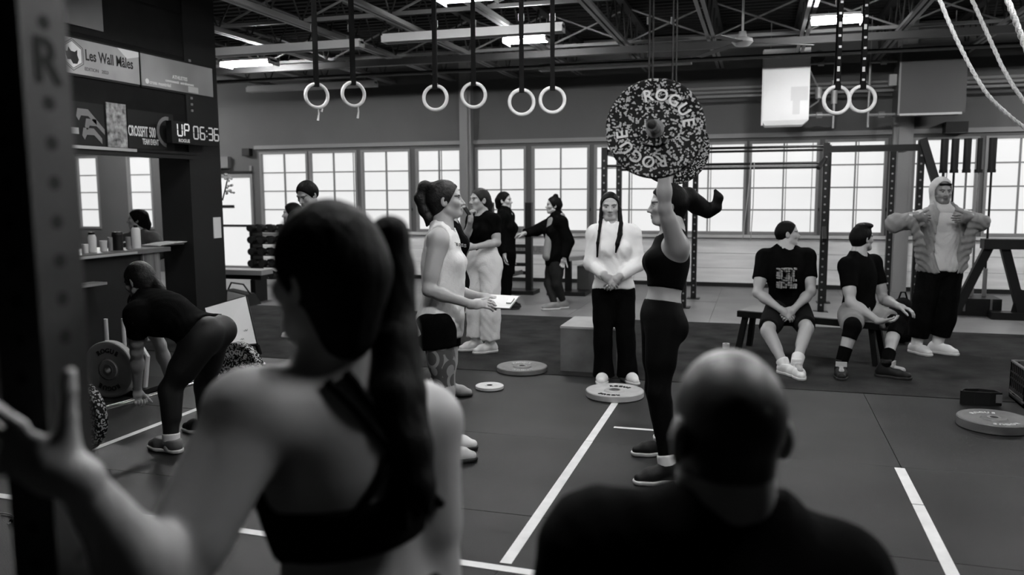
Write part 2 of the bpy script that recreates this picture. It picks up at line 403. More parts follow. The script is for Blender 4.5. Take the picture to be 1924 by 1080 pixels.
def TX(mb, txt, size, y, z, off=0.0, **k): return put_text(mb, txt, size, (XF+off, y, z), (0, 1, 0), (0, 0, 1), 0.0008, **k)
ya, yb = float(SP(152, 100)[1]), float(SP(247, 120)[1])
TX(MB(), 'Les Wall Mâles', 0.145, (ya+yb)/2, 2.915, sx=0.72).build('lettering', M_ink, t1)
TX(MB(), 'EDITION   2023', 0.045, float(SP(177, 135)[1]), 2.785, sx=1.0).build('lettering', M_inkg, t1)
# hexagonal emblem with a dark animal head
ey = float(SP(131, 102)[1]); ez = 2.90
def hexring(r0, r1, mb):
    P = [(math.cos(math.radians(30+60*k)), math.sin(math.radians(30+60*k))) for k in range(6)]
    for k in range(6):
        a, b = P[k], P[(k+1) % 6]
        mb.prism([(XF, ey+a[0]*r0, ez+a[1]*r0), (XF, ey+a[0]*r1, ez+a[1]*r1), (XF, ey+b[0]*r1, ez+b[1]*r1), (XF, ey+b[0]*r0, ez+b[1]*r0)], (1, 0, 0), 0.001)
    return mb
hexring(0.145, 0.150, hexring(0.125, 0.128, MB())).build('emblem_ring', M_ink, t1)
MB().prism([(XF-0.0005, ey+0.122*math.cos(math.radians(30+60*k)), ez+0.122*math.sin(math.radians(30+60*k))) for k in range(6)], (1, 0, 0), 0.0008).build('emblem_ground', M_inkw, t1)
MB().prism([(XF+0.0004, ey+a*0.9, ez+b*0.9) for a, b in ((-0.10, 0.02), (-0.075, -0.06), (-0.03, -0.055), (0.0, -0.095), (0.055, -0.09), (0.08, -0.045), (0.062, 0.0), (0.066, 0.055), (0.03, 0.03), (-0.02, 0.035), (-0.055, 0.075), (-0.065, 0.03))], (1, 0, 0), 0.001).build('emblem_head', M_ink, t1)
MB().prism([(XF-0.0004, y1-0.18, z1), (XF-0.0004, y1-0.30, z1), (XF-0.0004, y1-0.17, z1-0.09), (XF-0.0004, y1, z1-0.05), (XF-0.0004, y1, z1)], (1, 0, 0), 0.0008).build('banner_swoosh', M_inkw, t1)
t2, y0, y1, z0, z1 = banner(258, 395, 100, 180, 'grey banner with small white print beside the corner post', mat('banner_grey', 0.27, 0.6, var=(1.2, 0.4, 2)))
TX(MB(), 'ATHLETES', 0.055, float(SP(333, 138)[1]), 2.87).build('lettering', M_inkw, t2)
TX(MB(), 'communauté  entraînement', 0.042, float(SP(333, 148)[1]), 2.82).build('lettering', M_inkw, t2)
TX(MB(), 'cross montréal', 0.055, float(SP(297, 162)[1]), 2.77).build('lettering', M_inkw, t2)
MB().cyl((XF, float(SP(272, 158)[1]), 2.775), (XF+0.001, float(SP(272, 158)[1]), 2.775), 0.028, n=12).build('print_mark', M_inkw, t2)
MB().box((XF, float(SP(349, 168)[1]), 2.735), (XF+0.001, float(SP(368, 172)[1]), 2.80)).build('print_patch', mat('print_pale', 0.5, 0.6), t2)
# shelf fascia below with posters and the race timer
sh = thing('fascia_shelf', (SX+0.06, 6.0, 2.02), 'dark ledge with a pale metal edge under the posters', 'shelf')
MB().box((SX, 3.6, 2.02), (SX+0.12, 8.05, 2.05)).build('ledge', M_bandark, sh)
MB().box((SX+0.12, 3.6, 2.015), (SX+0.128, 7.1, 2.045)).build('edge_strip', mat('brushed_edge', 0.4, 0.35, 0.6), sh)
MB().box((SX-0.02, 3.6, 1.97), (SX+0.10, 8.05, 2.02)).build('lintel', M_black, sh)
M_pdark = mat('poster_dark', 0.009, 0.6, spec=0.2); M_pl = mat('poster_light', 0.33, 0.6); M_pl2 = mat('poster_mid', 0.16, 0.6)
def poster(px0, px1, z0, z1, label, m, name='poster'):
    ya, yb = float(SP(px0, 230)[1]), float(SP(px1, 230)[1])
    t = thing(name, (SX+0.02, (ya+yb)/2, z0), label, 'poster')
    MB().box((SX+0.004, ya, z0), (SX+0.012, yb, z1)).build('sheet', m, t); return t, ya, yb
XF = SX+0.013
tp, ya, yb = poster(100, 194, 2.06, 2.47, 'dark poster with three grey angled arrow shapes', M_pdark)
w = yb-ya
for i, (o, zc) in enumerate(((0.0, 2.36), (0.10, 2.27), (0.06, 2.18))):
    c = ya+w*0.62+o
    MB().prism([(XF, c-0.12, zc-0.03), (XF, c-0.10, zc+0.045), (XF, c+0.03, zc+0.045), (XF, c+0.13, zc-0.045), (XF, c+0.13, zc-0.10), (XF, c+0.03, zc-0.02), (XF, c-0.06, zc-0.02), (XF, c-0.09, zc-0.07)], (1, 0, 0), 0.0015).build('print_arrow', M_pl2, tp)
MB().box((XF, ya+w*0.30, 2.16), (XF+0.001, ya+w*0.46, 2.22)).build('print_patch', M_pl, tp)
tp, ya, yb = poster(199, 236, 2.045, 2.50, 'narrow crumpled light photo strip between two dark posters', mat('photo_strip', 0.24, 0.6, var=(16, 0.95, 8)))
tp, ya, yb = poster(238, 324, 2.06, 2.46, 'dark poster reading CROSSFIT 500 in white capitals', M_pdark)
TX(MB(), 'CROSSFIT 500', 0.15, float(SP(265, 243)[1]), 2.235, sx=0.44).build('lettering', M_inkw, tp)
TX(MB(), 'TEAM EVENT', 0.085, float(SP(281, 259)[1]), 2.135, sx=0.5).build('lettering', M_inkw, tp)
m = MB()
cy = float(SP(312, 235)[1])
for k in range(10):
    a0, a1 = math.radians(90+18*k-10), math.radians(90+18*(k+1)-10)
    m.prism([(XF, cy+0.17*math.cos(a0), 2.26+0.17*math.sin(a0)), (XF, cy+0.13*math.cos(a0), 2.26+0.13*math.sin(a0)), (XF, cy+0.13*math.cos(a1), 2.26+0.13*math.sin(a1)), (XF, cy+0.17*math.cos(a1), 2.26+0.17*math.sin(a1))], (1, 0, 0), 0.001)
m.build('print_arc', M_pl2, tp)
# race timer on the corner
ya, yb = float(SP(323, 248, 0.2)[1]), float(SP(411, 250, 0.2)[1])
tc = thing('race_timer', (SX+0.12, (ya+yb)/2, 2.16), 'black digital race timer showing UP 06:36', 'timer')
MB().box((SX+0.13, ya, 2.13), (SX+0.20, yb, 2.37)).build('case', mat('timer_case', 0.004, 0.35, spec=0.2), tc)
MB().box((SX+0.02, ya+0.2, 2.20), (SX+0.13, ya+0.28, 2.30)).build('bracket', M_black, tc)
M_seg = emit('led_segment', 0.3, 0.24); M_seg2 = emit('led_segment_bright', 0.4, 0.42)
def seg_digit(mb, ch, yc, zc, w, h, th=0.016):
    S = {'0': 'abcdef', '6': 'acdefg', '3': 'abcdg', 'U': 'bcdef', 'P': 'abefg'}[ch]
    x = SX+0.2005
    R = {'a': (yc, zc+h/2, 1), 'd': (yc, zc-h/2, 1), 'g': (yc, zc, 1), 'b': (yc+w/2, zc+h/4, 0), 'c': (yc+w/2, zc-h/4, 0), 'f': (yc-w/2, zc+h/4, 0), 'e': (yc-w/2, zc-h/4, 0)}
    for s_ in S:
        y, z, hor = R[s_]
        if hor: mb.box((x, y-w/2+0.004, z-th/2), (x+0.002, y+w/2-0.004, z+th/2))
        else: mb.box((x, y-th/2, z-h/4+0.004), (x+0.002, y+th/2, z+h/4-0.004))
L = yb-ya; zc = 2.265
m = MB(); seg_digit(m, 'U', ya+L*0.16, zc+0.015, 0.075, 0.13); seg_digit(m, 'P', ya+L*0.30, zc+0.015, 0.075, 0.13); m.build('display_digits', M_seg2, tc)
m = MB()
for ch, fx in (('0', 0.49), ('6', 0.63), ('3', 0.81), ('6', 0.94)): seg_digit(m, ch, ya+L*fx, zc, 0.075, 0.135)
for dz in (-0.03, 0.03): m.box((SX+0.2005, ya+L*0.715, zc+dz-0.008), (SX+0.2025, ya+L*0.735, zc+dz+0.008))
m.build('display_digits', M_seg, tc)
put_text(MB(), 'ROGUE', 0.05, (SX+0.2008, ya+L*0.24, 2.163), (0, 1, 0), (0, 0, 1), 0.0008, sx=1.1).build('lettering', M_inkw, tc)
tag(MB().box((-9.2, 6.0, 3.0), (-7.6, 6.12, 3.04)).build('desk_lamp_panel', emit('desk_lamp_lit', 0.9, 16.0)), 'lit lamp panel hanging inside the desk bay', 'ceiling light')  # unseen lamp added behind the header to brighten the bay

# ------------------------------------------------------------------ desk
dk = thing('reception_desk', (-6.6, 6.6, 0), 'dark reception desk with a rough wooden end panel', 'desk')
M_dtop = mat('desk_top', 0.10, 0.45)
MB().box((-7.0, 4.2, 0.955), (SX+0.05, 7.62, 1.0)).build('worktop', M_dtop, dk)
MB().box((SX+0.045, 4.2, 0.962), (SX+0.06, 7.1, 0.985)).build('edge_strip', mat('desk_edge', 0.35, 0.35), dk)
MB().box((-6.9, 4.2, 0), (SX-0.02, 7.45, 0.955)).build('front_panel', M_dark, dk)
for k in range(4): MB().box((-6.92+k*0.155, 7.45, 0.0), (-6.92+k*0.155+0.15, 7.50, 0.955)).build('plank', M_wood, dk)
for k, yy in enumerate((7.33, )): MB().box((SX-0.02, yy-0.10, 0.0), (SX+0.01, yy+0.16, 0.955)).build('plank', M_wood, dk)
MB().box((SX-0.02, 4.2, 0.70), (SX+0.16, 6.55, 0.725)).build('shelf', mat('desk_shelf', 0.18, 0.5), dk)
M_glassy = mat('bottle_pale', 0.5, 0.25)
def lathe_thing(name, prof, p, m, label, cat, lid=None, group=None):
    t = thing(name, p, label, cat, group)
    MB().lathe([(0.0005, prof[0][1])]+prof+[(0.0005, prof[-1][1])], p, (0, 0, 1), 18).build('body', m, t)
    if lid: MB().lathe([(0.0005, lid[0][1])]+lid+[(0.0005, lid[-1][1])], p, (0, 0, 1), 14).build('lid', M_black, t)
    return t
def deskp(px, off=-0.15): # a spot on the desk along the ray
    q = onX(px, 470, SX+off); return (SX+off, float(q[1]), 1.0)
bot = [(0.036, 0), (0.038, 0.01), (0.038, 0.17), (0.03, 0.20)]; blid = [(0.018, 0.20), (0.018, 0.235)]
lathe_thing('bottle', [(0.045, 0), (0.047, 0.01), (0.047, 0.20), (0.035, 0.225)], deskp(257), mat('bottle_white', 0.6, 0.4), 'tall white bottle on the reception desk', 'bottle', [(0.02, 0.225), (0.02, 0.25)])
lathe_thing('jar', [(0.04, 0), (0.042, 0.15), (0.03, 0.18)], deskp(174), M_glassy, 'pale glass jar with dark lid on the reception desk', 'jar', [(0.032, 0.18), (0.032, 0.205)])
lathe_thing('tumbler', [(0.032, 0), (0.038, 0.11)], deskp(195), mat('cup_white', 0.5, 0.5), 'short white cup between jar and dark shaker on the desk', 'cup')
lathe_thing('tumbler', [(0.03, 0), (0.034, 0.09)], deskp(160), mat('cup_white', 0.5, 0.5), 'small white cup at the far side of the pale jar on the desk', 'cup')
lathe_thing('shaker', [(0.05, 0), (0.055, 0.16)], deskp(222), M_black, 'wide black shaker beside the white bottle on the desk', 'shaker', [(0.057, 0.16), (0.05, 0.19)])
lathe_thing('tumbler', [(0.022, 0), (0.025, 0.14)], deskp(208), mat('tube_grey', 0.15, 0.4), 'slim grey tube standing beside the black shaker', 'tube')
lathe_thing('tumbler', [(0.026, 0), (0.026, 0.13)], deskp(242), mat('tube_grey', 0.15, 0.4), 'slim grey tube standing against the tall white bottle', 'tube')
q = deskp(318, -0.25)
t = thing('paper_stack', (q[0], q[1], 1.0), 'loose stack of white papers on the desk', 'papers')
for k in range(5):
    a = 0.1*(k-2); c, s_ = math.cos(a), math.sin(a)
    MB().obox((q[0]+0.02*k-0.03, q[1]+0.015*k-0.03, 1.004+0.007*k), ((c, s_, 0), (-s_, c, 0), (0, 0, 1)), (0.14, 0.2, 0.003)).build('sheet', mat('paper', 0.75, 0.6), t)
t = thing('desk_phone', (-6.8, 7.45, 1.0), 'dark phone on the desk end', 'phone')
MB().hexa([(-6.92, 7.35, 1.0), (-6.72, 7.35, 1.0), (-6.72, 7.55, 1.0), (-6.92, 7.55, 1.0), (-6.92, 7.37, 1.03), (-6.72, 7.37, 1.03), (-6.72, 7.53, 1.06), (-6.92, 7.53, 1.06)]).build('base', M_black, t)
MB().beam((-6.90, 7.38, 1.045), (-6.90, 7.54, 1.068), 0.035, 0.03).build('handset', M_black, t)
# wooden post and pale card behind the desk
struct('trim_6', MB().box((-7.64, 9.4, 0), (-7.40, 9.6, 3.5)), M_woodwall)
tag(MB().box((-7.44, 9.385, 1.02), (-7.30, 9.399, 1.24)).build('notice_card', M_white), 'white notice card fixed beside the wooden post behind the desk', 'notice')
tag(MB().box((SX+0.021, 8.42, 1.05), (SX+0.03, 8.56, 1.30)).build('notice_card', M_white), 'white notice card on the dark corner post', 'notice')
tag(MB().box((-11.45, WY-0.04, 0.9), (-11.1, WY, 2.0)).build('wall_panel_board', mat('pale_door', 0.35, 0.5)), 'pale upright panel on the far wall behind the desk', 'panel')
# flowers by the corner post
t = thing('dried_flowers', (-6.25, 8.64, 1.60), 'bunch of small pale flowers hung on the corner post', 'flowers')
rnd = random.Random(9)
m = MB()
for k in range(16):
    p = A(-6.22+rnd.uniform(-.04, .06), 8.65+rnd.uniform(-.01, .06), 1.58+rnd.uniform(0, .26)); m.lathe([(0.001, -0.016), (0.018, -0.005), (0.018, 0.008), (0.001, 0.016)], p, (rnd.uniform(-1, 1), rnd.uniform(-1, 1), 1), 7)
m.build('blossom', mat('petal', 0.5, 0.7), t)
MB().tube([(-6.275, 8.615, 1.50), (-6.25, 8.63, 1.6), (-6.22, 8.66, 1.76)], 0.008).build('stem', M_joistd, t)

# ------------------------------------------------------------------ bumper plates and barbells
M_fleck = flecked('flecked_rubber', 0.006, 0.36, 95.0, 0.66)
M_fleckface = flecked('flecked_rubber_face', 0.006, 0.33, 120.0, 0.70)
M_letter = mat('plate_letter_pale', 0.55, 0.6); M_hub = mat('steel_hub', 0.35, 0.35, 0.8); M_chrome = mat('chrome', 0.55, 0.22, 0.9)
M_greyplate = mat('grey_rubber', 0.20, 0.6); M_paleplate = mat('pale_rubber', 0.42, 0.6, var=(8, 0.12)); M_ringblack = mat('rubber_black', 0.006, 0.6, spec=0.2)
def plate_mesh(mb, R, T, seg=56):
    return mb.lathe([(0.026, -T/2), (0.075, -T/2), (0.085, -T/2+0.010), (R-0.045, -T/2+0.010), (R-0.03, -T/2), (R-0.006, -T/2), (R, -T/2+0.006), (R, T/2-0.006), (R-0.006, T/2), (R-0.03, T/2), (R-0.045, T/2-0.010), (0.085, T/2-0.010), (0.075, T/2), (0.026, T/2), (0.026, -T/2)], (0, 0, 0), (0, 0, 1), seg)
def arc_text(mb, txt, size, rad, a0, side, T, step=None):
    """letters round the plate face; a0 = angle of the middle of the word (deg, counter-clockwise from +x as seen on that face)"""
    st = step or math.degrees(size*0.82/rad); n = len(txt)
    for i, ch in enumerate(txt):
        a = math.radians(a0 - (i-(n-1)/2)*st)
        if side > 0: mb_c = A(rad*math.cos(a), rad*math.sin(a), T/2-0.009); xa = A(math.sin(a), -math.cos(a), 0); ya = A(math.cos(a), math.sin(a), 0)
        else: mb_c = A(-rad*math.cos(a), rad*math.sin(a), -T/2+0.009); xa = A(-math.sin(a), -math.cos(a), 0); ya = A(-math.cos(a), math.sin(a), 0)
        put_text(mb, ch, size, mb_c, xa, ya, 0.004)
def quat_zx(z, x):
    z = nrm(z); x = np.asarray(x, float); x = nrm(x - z*(x@z)); y = np.cross(z, x)
    return Matrix(((x[0], y[0], z[0]), (x[1], y[1], z[1]), (x[2], y[2], z[2]))).to_quaternion()
def bumper(loc, axis, xdir, R, T, m, letters, label, name='bumper_plate', words=(('ROGUE', 90), ('ROGUE', 270)), lsize=0.055, sides=(1, -1), parent=None, group=None, hub=True, small=None):
    if parent is None: t = thing(name, loc, label, 'weight plate', group, quat_zx(axis, xdir))
    else:
        t = bpy.data.objects.new('plate', None); COL.objects.link(t); t.parent = parent
    M = Matrix.LocRotScale(Vector([float(q) for q in loc]), quat_zx(axis, xdir), None)
    def fin(mb, nm, mm):
        if parent is not None:
            L = parent_origin(parent); mb.v = [tuple(M @ Vector(v) - Vector(L)) for v in mb.v]
        return mb.build(nm, mm, t, local=True)
    fin(plate_mesh(MB(), R, T), 'disc', m)
    if hub:
        for s in (-1, 1): h = MB(); h.lathe([(0.0255, s*(T/2-0.004)), (0.042, s*(T/2-0.004)), (0.042, s*(T/2+0.0015)), (0.0255, s*(T/2+0.0015)), (0.0255, s*(T/2-0.004))], (0, 0, 0), (0, 0, 1), 24); fin(h, 'hub', M_hub)
    if words:
        for sd in sides:
            for txt, ang in words:
                w = MB(); arc_text(w, txt, lsize, R*0.66, ang, sd, T); fin(w, 'lettering', letters)
            for txt, ang in (small or ()):
                w = MB(); arc_text(w, txt, 0.03, R*0.30, ang, sd, T); fin(w, 'lettering', letters)
    return t
def barbell(a, b, label, plates, sleeve=0.40, over=0.012, name='barbell'):
    """a,b: the inner faces of the loaded plates (world); bar continues through both ends"""
    a, b = np.asarray(a, float), np.asarray(b, float); u = nrm(b-a)
    t = thing(name, (a+b)/2, label, 'barbell')
    MB().cyl(a-u*0.02, b+u*0.02, 0.0135, n=12).build('shaft', M_chrome, t)
    for p, s, ln in ((a, -1, plates['na']), (b, 1, plates['nb'])):
        MB().cyl(p-u*s*0.03, p+u*s*0.0, 0.036, n=20).build('collar', M_hub, t)
        MB().cyl(p, p+u*s*ln, 0.0248, n=20).build('sleeve', M_chrome, t)
        MB().lathe([(0.001, 0), (0.018, 0), (0.024, -0.004)], p+u*s*(ln+0.001), u*s, 20).build('end_cap', M_black, t)
        q = p+u*s*0.002
        for (R, T, m, kw) in plates['set']:
            bumper(q+u*s*T/2, u, plates.get('x', (0, 0, 1)), R, T, m, M_letter, None, parent=t, **kw); q = q+u*s*(T+0.001)
    return t
pn, pf = at(1232, 243, 3.77), at(1264, 279, 5.1)
axs = nrm(pf-pn)
OH_A, OH_B = pn+axs*0.03, pf-axs*0.03
right = nrm(np.cross(axs, A(0, 0, 1)))
barbell(OH_A, OH_B, 'barbell with black-and-white flecked bumper plates held overhead', {'na': 0.26, 'nb': 0.30, 'set': [(0.225, 0.075, M_fleckface, dict(words=(('ROGUE', 56), ('ROGUE', 236)), lsize=0.074))], 'x': right})
_dn, _df = onZ(148, 780, 0.226), onZ(450, 697, 0.226)
DLA, DLB = _dn+nrm(_df-_dn)*0.035, _df-nrm(_df-_dn)*0.035
barbell(DLA, DLB, 'barbell with flecked bumper plates on the floor, gripped by the bent-over lifter', {'na': 0.30, 'nb': 0.30, 'set': [(0.225, 0.07, M_fleck, dict(words=(('ROGUE', 90), ('ROGUE', 270)), lsize=0.055))], 'x': (1, 0, 0)})
# grey plate in an upright holder behind the near lifter's bar
bumper((-4.82, 5.12, 0.226), (0.08, -1, 0.0), (1, 0, 0), 0.225, 0.065, M_greyplate, mat('plate_letter_dark', 0.012, 0.6), 'plain grey bumper plate standing upright behind the flecked barbell', words=(('ROGUE', 90), ('ROGUE', 270)), lsize=0.05)
t = thing('plate_cart', (-5.0, 5.35, 0), 'low black plate cart with pale upright pins', 'plate cart')
MB().box((-5.35, 5.17, 0.015), (-4.60, 5.65, 0.05)).build('tray', M_black, t)
for x in (-5.28, -4.67):
    MB().cyl((x, 5.22, 0.012), (x, 5.6, 0.012), 0.012, n=8).build('skid', M_black, t)
for (x, y) in ((-5.15, 5.45), (-5.02, 5.5)): MB().cyl((x, y, 0.05), (x, y, 0.56), 0.017, n=10).build('pin', mat('pin_pale', 0.5, 0.4), t)
MB().tube([(-4.66, 5.3, 0.05), (-4.62, 5.3, 0.3), (-4.70, 5.3, 0.42), (-4.62, 5.32, 0.56)], 0.018).build('handle', mat('pin_pale', 0.5, 0.4), t)
# plates lying on the floor
def flat_plate(px, py, R, T, m, lm, label, words=(('ROGUE', 90), ('ROGUE', 270)), small=None, rot=0.3, hub=True, lsize=0.045):
    p = onZ(px, py, T); return bumper((p[0], p[1], T/2+0.0012), (0, 0, 1), (math.cos(rot), math.sin(rot), 0), R, T, m, lm, label, words=words, sides=(1,), lsize=lsize, small=small, hub=hub)
flat_plate(981, 687, 0.225, 0.045, mat('plate_grey_mid', 0.16, 0.5, var=(10, 0.2)), M_letter, 'grey bumper plate lying flat beside the wooden box')
flat_plate(1155, 732, 0.225, 0.05, M_paleplate, M_ringblack, 'pale bumper plate lying at the feet of the woman in white', rot=-0.15, small=(('45LB', 90),))
flat_plate(1868, 784, 0.225, 0.065, mat('plate_grey_dull', 0.10, 0.5, var=(10, 0.2)), M_letter, 'dull grey bumper plate lying flat near the black crate', small=(('45LB', 90),))
p = onZ(920, 723, 0.03)
t = thing('change_plate', (p[0], p[1], 0.0), 'small white change plate lying on the dark mats', 'weight plate')
MB().lathe([(0.025, 0.001), (0.10, 0.001), (0.114, 0.006), (0.114, 0.026), (0.108, 0.030), (0.06, 0.030), (0.055, 0.026), (0.038, 0.026), (0.036, 0.03), (0.025, 0.03), (0.025, 0.001)], (p[0], p[1], 0), (0, 0, 1), 40).build('disc', mat('plate_white', 0.62, 0.5), t)
MB().lathe([(0.0245, 0.002), (0.0245, 0.029), (0.0235, 0.029), (0.0235, 0.002)], (p[0], p[1], 0), (0, 0, 1), 20).build('bore_sleeve', M_black, t)

# ------------------------------------------------------------------ gymnastic rings on straps
M_ring = mat('birch_ring', 0.66, 0.5, var=(20, 0.12)); M_strap = mat('black_webbing', 0.004, 0.8, spec=0.1)
def ring(px, py, D, yawdeg, label, group, R=0.104, marks=0, tail=None):
    c = at(px, py, D); t = thing('gym_ring', c, label, 'gym ring', group)
    a = math.radians(yawdeg); x = A(math.cos(a), math.sin(a), 0)
    MB().tube([c + x*R*math.cos(2*math.pi*k/44) + A(0, 0, R*math.sin(2*math.pi*k/44)) for k in range(44)], 0.0155, 10, True).build('hoop', M_ring, t)
    n = np.cross(x, A(0, 0, 1)); top = c + A(0, 0, R)
    for s, zt in ((-1, 3.545), (1, 3.545)):
        MB().obox((top[0]+n[0]*s*0.017, top[1]+n[1]*s*0.017, (top[2]-0.02+zt)/2), (x, n, A(0, 0, 1)), (0.019, 0.0015, (zt-top[2]+0.02)/2)).build('strap', M_strap, t)
    MB().obox(top+A(0, 0, 0.0), (x, n, A(0, 0, 1)), (0.022, 0.0205, 0.024)).build('strap_wrap', M_strap, t)
    z = 3.05 if yawdeg > -50 else 2.95
    MB().obox((top[0]-n[0]*0.026, top[1]-n[1]*0.026, z), (x, n, A(0, 0, 1)), (0.026, 0.008, 0.03)).build('cam_buckle', mat('buckle', 0.10, 0.4, 0.7), t)
    if marks:
        rnd = random.Random(marks)
        for k in range(11):
            z = top[2]+0.05+k*0.085
            if z > 3.5: break
            hh = 0.02 if k % 4 == 1 else 0.009
            for s in (-1, 1): MB().obox((top[0]+n[0]*s*0.0195+x[0]*rnd.uniform(-.005, .005), top[1]+n[1]*s*0.0195, z), (x, n, A(0, 0, 1)), (0.011, 0.0008, hh)).build('strap_mark', mat('strap_print', 0.55, 0.6), t)
    if tail:
        for dx, L in tail:
            b = c + x*dx - A(0, 0, math.sqrt(R*R-dx*dx)-0.004)
            MB().tube([b, b+x*0.004-A(0, 0, L*0.5), b-x*0.006-A(0, 0, L)], [0.006, 0.007, 0.011], 7).build('tape_tail', mat('white_tape', 0.6, 0.7), t)
    return t
ring(595, 180, 7.4, 50, 'wooden gym ring with two loose white tape tails', 'left pair of rings', tail=((0.01, 0.12), (0.045, 0.05)))
ring(664, 177, 7.4, 48, 'wooden gym ring with one long white tape tail', 'left pair of rings', tail=((0.04, 0.12),))
ring(818, 184, 7.25, 10, 'plain wooden gym ring between tailed rings and pale strip light', 'middle pairs of rings')
ring(890, 179, 7.25, 14, 'plain wooden gym ring in front of the wall column', 'middle pairs of rings')
ring(980, 192, 7.0, 20, 'plain wooden gym ring hung under the glowing strip light, lower of its pair', 'middle pairs of rings')
ring(1038, 188, 7.0, 14, 'plain wooden gym ring beside the raised flecked plate', 'middle pairs of rings')
ring(1572, 188, 6.5, 20, 'wooden gym ring on a strap with white marks, beside the pale heater', 'rings on marked straps', marks=4)
ring(1620, 186, 6.8, 12, 'wooden gym ring on a marked strap, nearer the dark heater', 'rings on marked straps', marks=7)
ring(1222, 205, 7.2, 75, 'gym ring on black straps hidden behind the raised plate', 'rings behind the raised plate')
ring(1266, 205, 7.2, 75, 'gym ring on black straps behind the raised plate, nearer the lifter’s ponytail', 'rings behind the raised plate')

# ------------------------------------------------------------------ ceiling fan
p = at(1395, 76, 9.4)
t = thing('ceiling_fan', p, 'pale ceiling fan with thin drooping blades on a downrod', 'ceiling fan')
MB().cyl(p+A(0, 0, 0.05), A(p[0], p[1], 4.1), 0.014, n=8).build('downrod', M_fix, t)
MB().lathe([(0.001, 0.10), (0.04, 0.10), (0.05, 0.04), (0.11, 0.02), (0.12, -0.02), (0.08, -0.06), (0.001, -0.07)], p, (0, 0, 1), 24).build('motor', mat('fan_white', 0.55, 0.35), t)
for k in range(3):
    a = math.radians(12+120*k); u = A(math.cos(a), math.sin(a), -0.06); v = nrm(np.cross(A(0, 0, 1), u)); w_ = nrm(np.cross(u, v))
    MB().obox(p+u*0.45+A(0, 0, -0.02), (nrm(u), nrm(v*0.97+w_*0.12), w_), (0.34, 0.045, 0.003)).build('blade', M_joistd, t)

# ------------------------------------------------------------------ heater cabinets and their pipes
M_cab = mat('cabinet_enamel', 0.85, 0.35); M_cabd = mat('cabinet_dark', 0.045, 0.35)
t = thing('unit_heater', (0.33, 13.4, 2.55), 'pale enamel heater cabinet hung by the wall', 'heater')
MB().box((0.0, 13.05, 2.62), (0.66, 13.55, 3.66)).build('case', M_cab, t)
MB().hexa([(0.04, 13.07, 2.55), (0.58, 13.07, 2.55), (0.58, 13.5, 2.55), (0.04, 13.5, 2.55), (0.0, 13.05, 2.62), (0.66, 13.05, 2.62), (0.66, 13.55, 2.62), (0.0, 13.55, 2.62)]).build('bottom_pan', M_cab, t)
MB().box((-0.012, 13.035, 2.55), (0.012, 13.06, 3.64)).build('edge_flange', M_white, t)
MB().box((0.40, 13.046, 2.90), (0.64, 13.05, 3.10)).build('notice', M_white, t)
MB().box((0.43, 13.046, 2.70), (0.53, 13.05, 2.90)).build('notice', M_white, t)
for x in (0.1, 0.56): MB().cyl((x, 13.3, 3.66), (x, 13.3, 4.1), 0.008, n=6).build('hanger_rod', M_joist, t)
t = thing('unit_heater', (2.25, 13.4, 2.62), 'dark heater cabinet hung by the wall near the climbing ropes', 'heater')
MB().box((1.86, 13.0, 2.66), (2.72, 13.6, 3.62)).build('case', M_cabd, t)
MB().box((1.852, 12.995, 2.64), (1.875, 13.02, 3.62)).build('edge_flange', mat('flange_grey', 0.2, 0.4), t)
MB().box((1.88, 13.0, 2.63), (2.68, 13.02, 2.66)).build('bottom_lip', mat('flange_pale', 0.45, 0.4), t)
for x in (2.0, 2.6): MB().cyl((x, 13.3, 3.62), (x, 13.3, 4.1), 0.008, n=6).build('hanger_rod', M_joist, t)
M_pipe = mat('pipe_grey', 0.25, 0.4, 0.3)
t = thing('heater_piping', (1.25, 13.35, 2.65), 'grey pipes and valves linking the two heater cabinets', 'pipes')
for z in (3.46, 2.70): MB().cyl((0.655, 13.3, z), (1.02, 13.3, z), 0.022, n=10).build('pipe', M_pipe, t); MB().cyl((1.50, 13.3, z-0.02), (1.868, 13.3, z-0.02), 0.022, n=10).build('pipe', M_pipe, t)
for x, z0, z1 in ((1.02, 2.5, 3.46), (1.50, 2.5, 3.44)): MB().cyl((x, 13.3, z0), (x, 13.3, z1), 0.018, n=10).build('pipe', M_pipe, t)
MB().cyl((1.02, 13.3, 2.86), (1.02, 13.3, 3.2), 0.045, n=14).build('strainer', M_pipe, t)
for x, z in ((0.82, 3.46), (1.68, 3.44), (0.82, 2.70), (1.68, 2.68)):
    MB().lathe([(0.001, -0.05), (0.045, -0.04), (0.045, 0.04), (0.001, 0.05)], (x, 13.3, z), (1, 0, 0), 12).build('valve', M_pipe, t)
for x in (1.02, 1.50): MB().cyl((x, 13.3, 3.44), (x, 13.3, 4.1), 0.008, n=6).build('hanger_rod', M_joist, t)
MB().lathe([(0.001, -0.02), (0.09, -0.02), (0.09, 0.02), (0.001, 0.02)], (0.78, 13.25, 3.55), (0.2, -1, 0), 18).build('gauge', M_joistd, t)
MB().tube([(0.67, 13.28, 3.35), (0.74, 13.27, 3.2), (0.82, 13.26, 3.05), (0.80, 13.27, 2.9), (0.68, 13.28, 2.82)], 0.012).build('hose', M_pipe, t)
MB().lathe([(0.001, -0.10), (0.05, -0.08), (0.05, 0.08), (0.001, 0.10)], (0.80, 13.26, 3.02), (0, 0, 1), 14).build('actuator', M_pipe, t)
MB().box((1.75, 13.2, 3.08), (1.85, 13.3, 3.24)).build('junction_box', M_pipe, t)

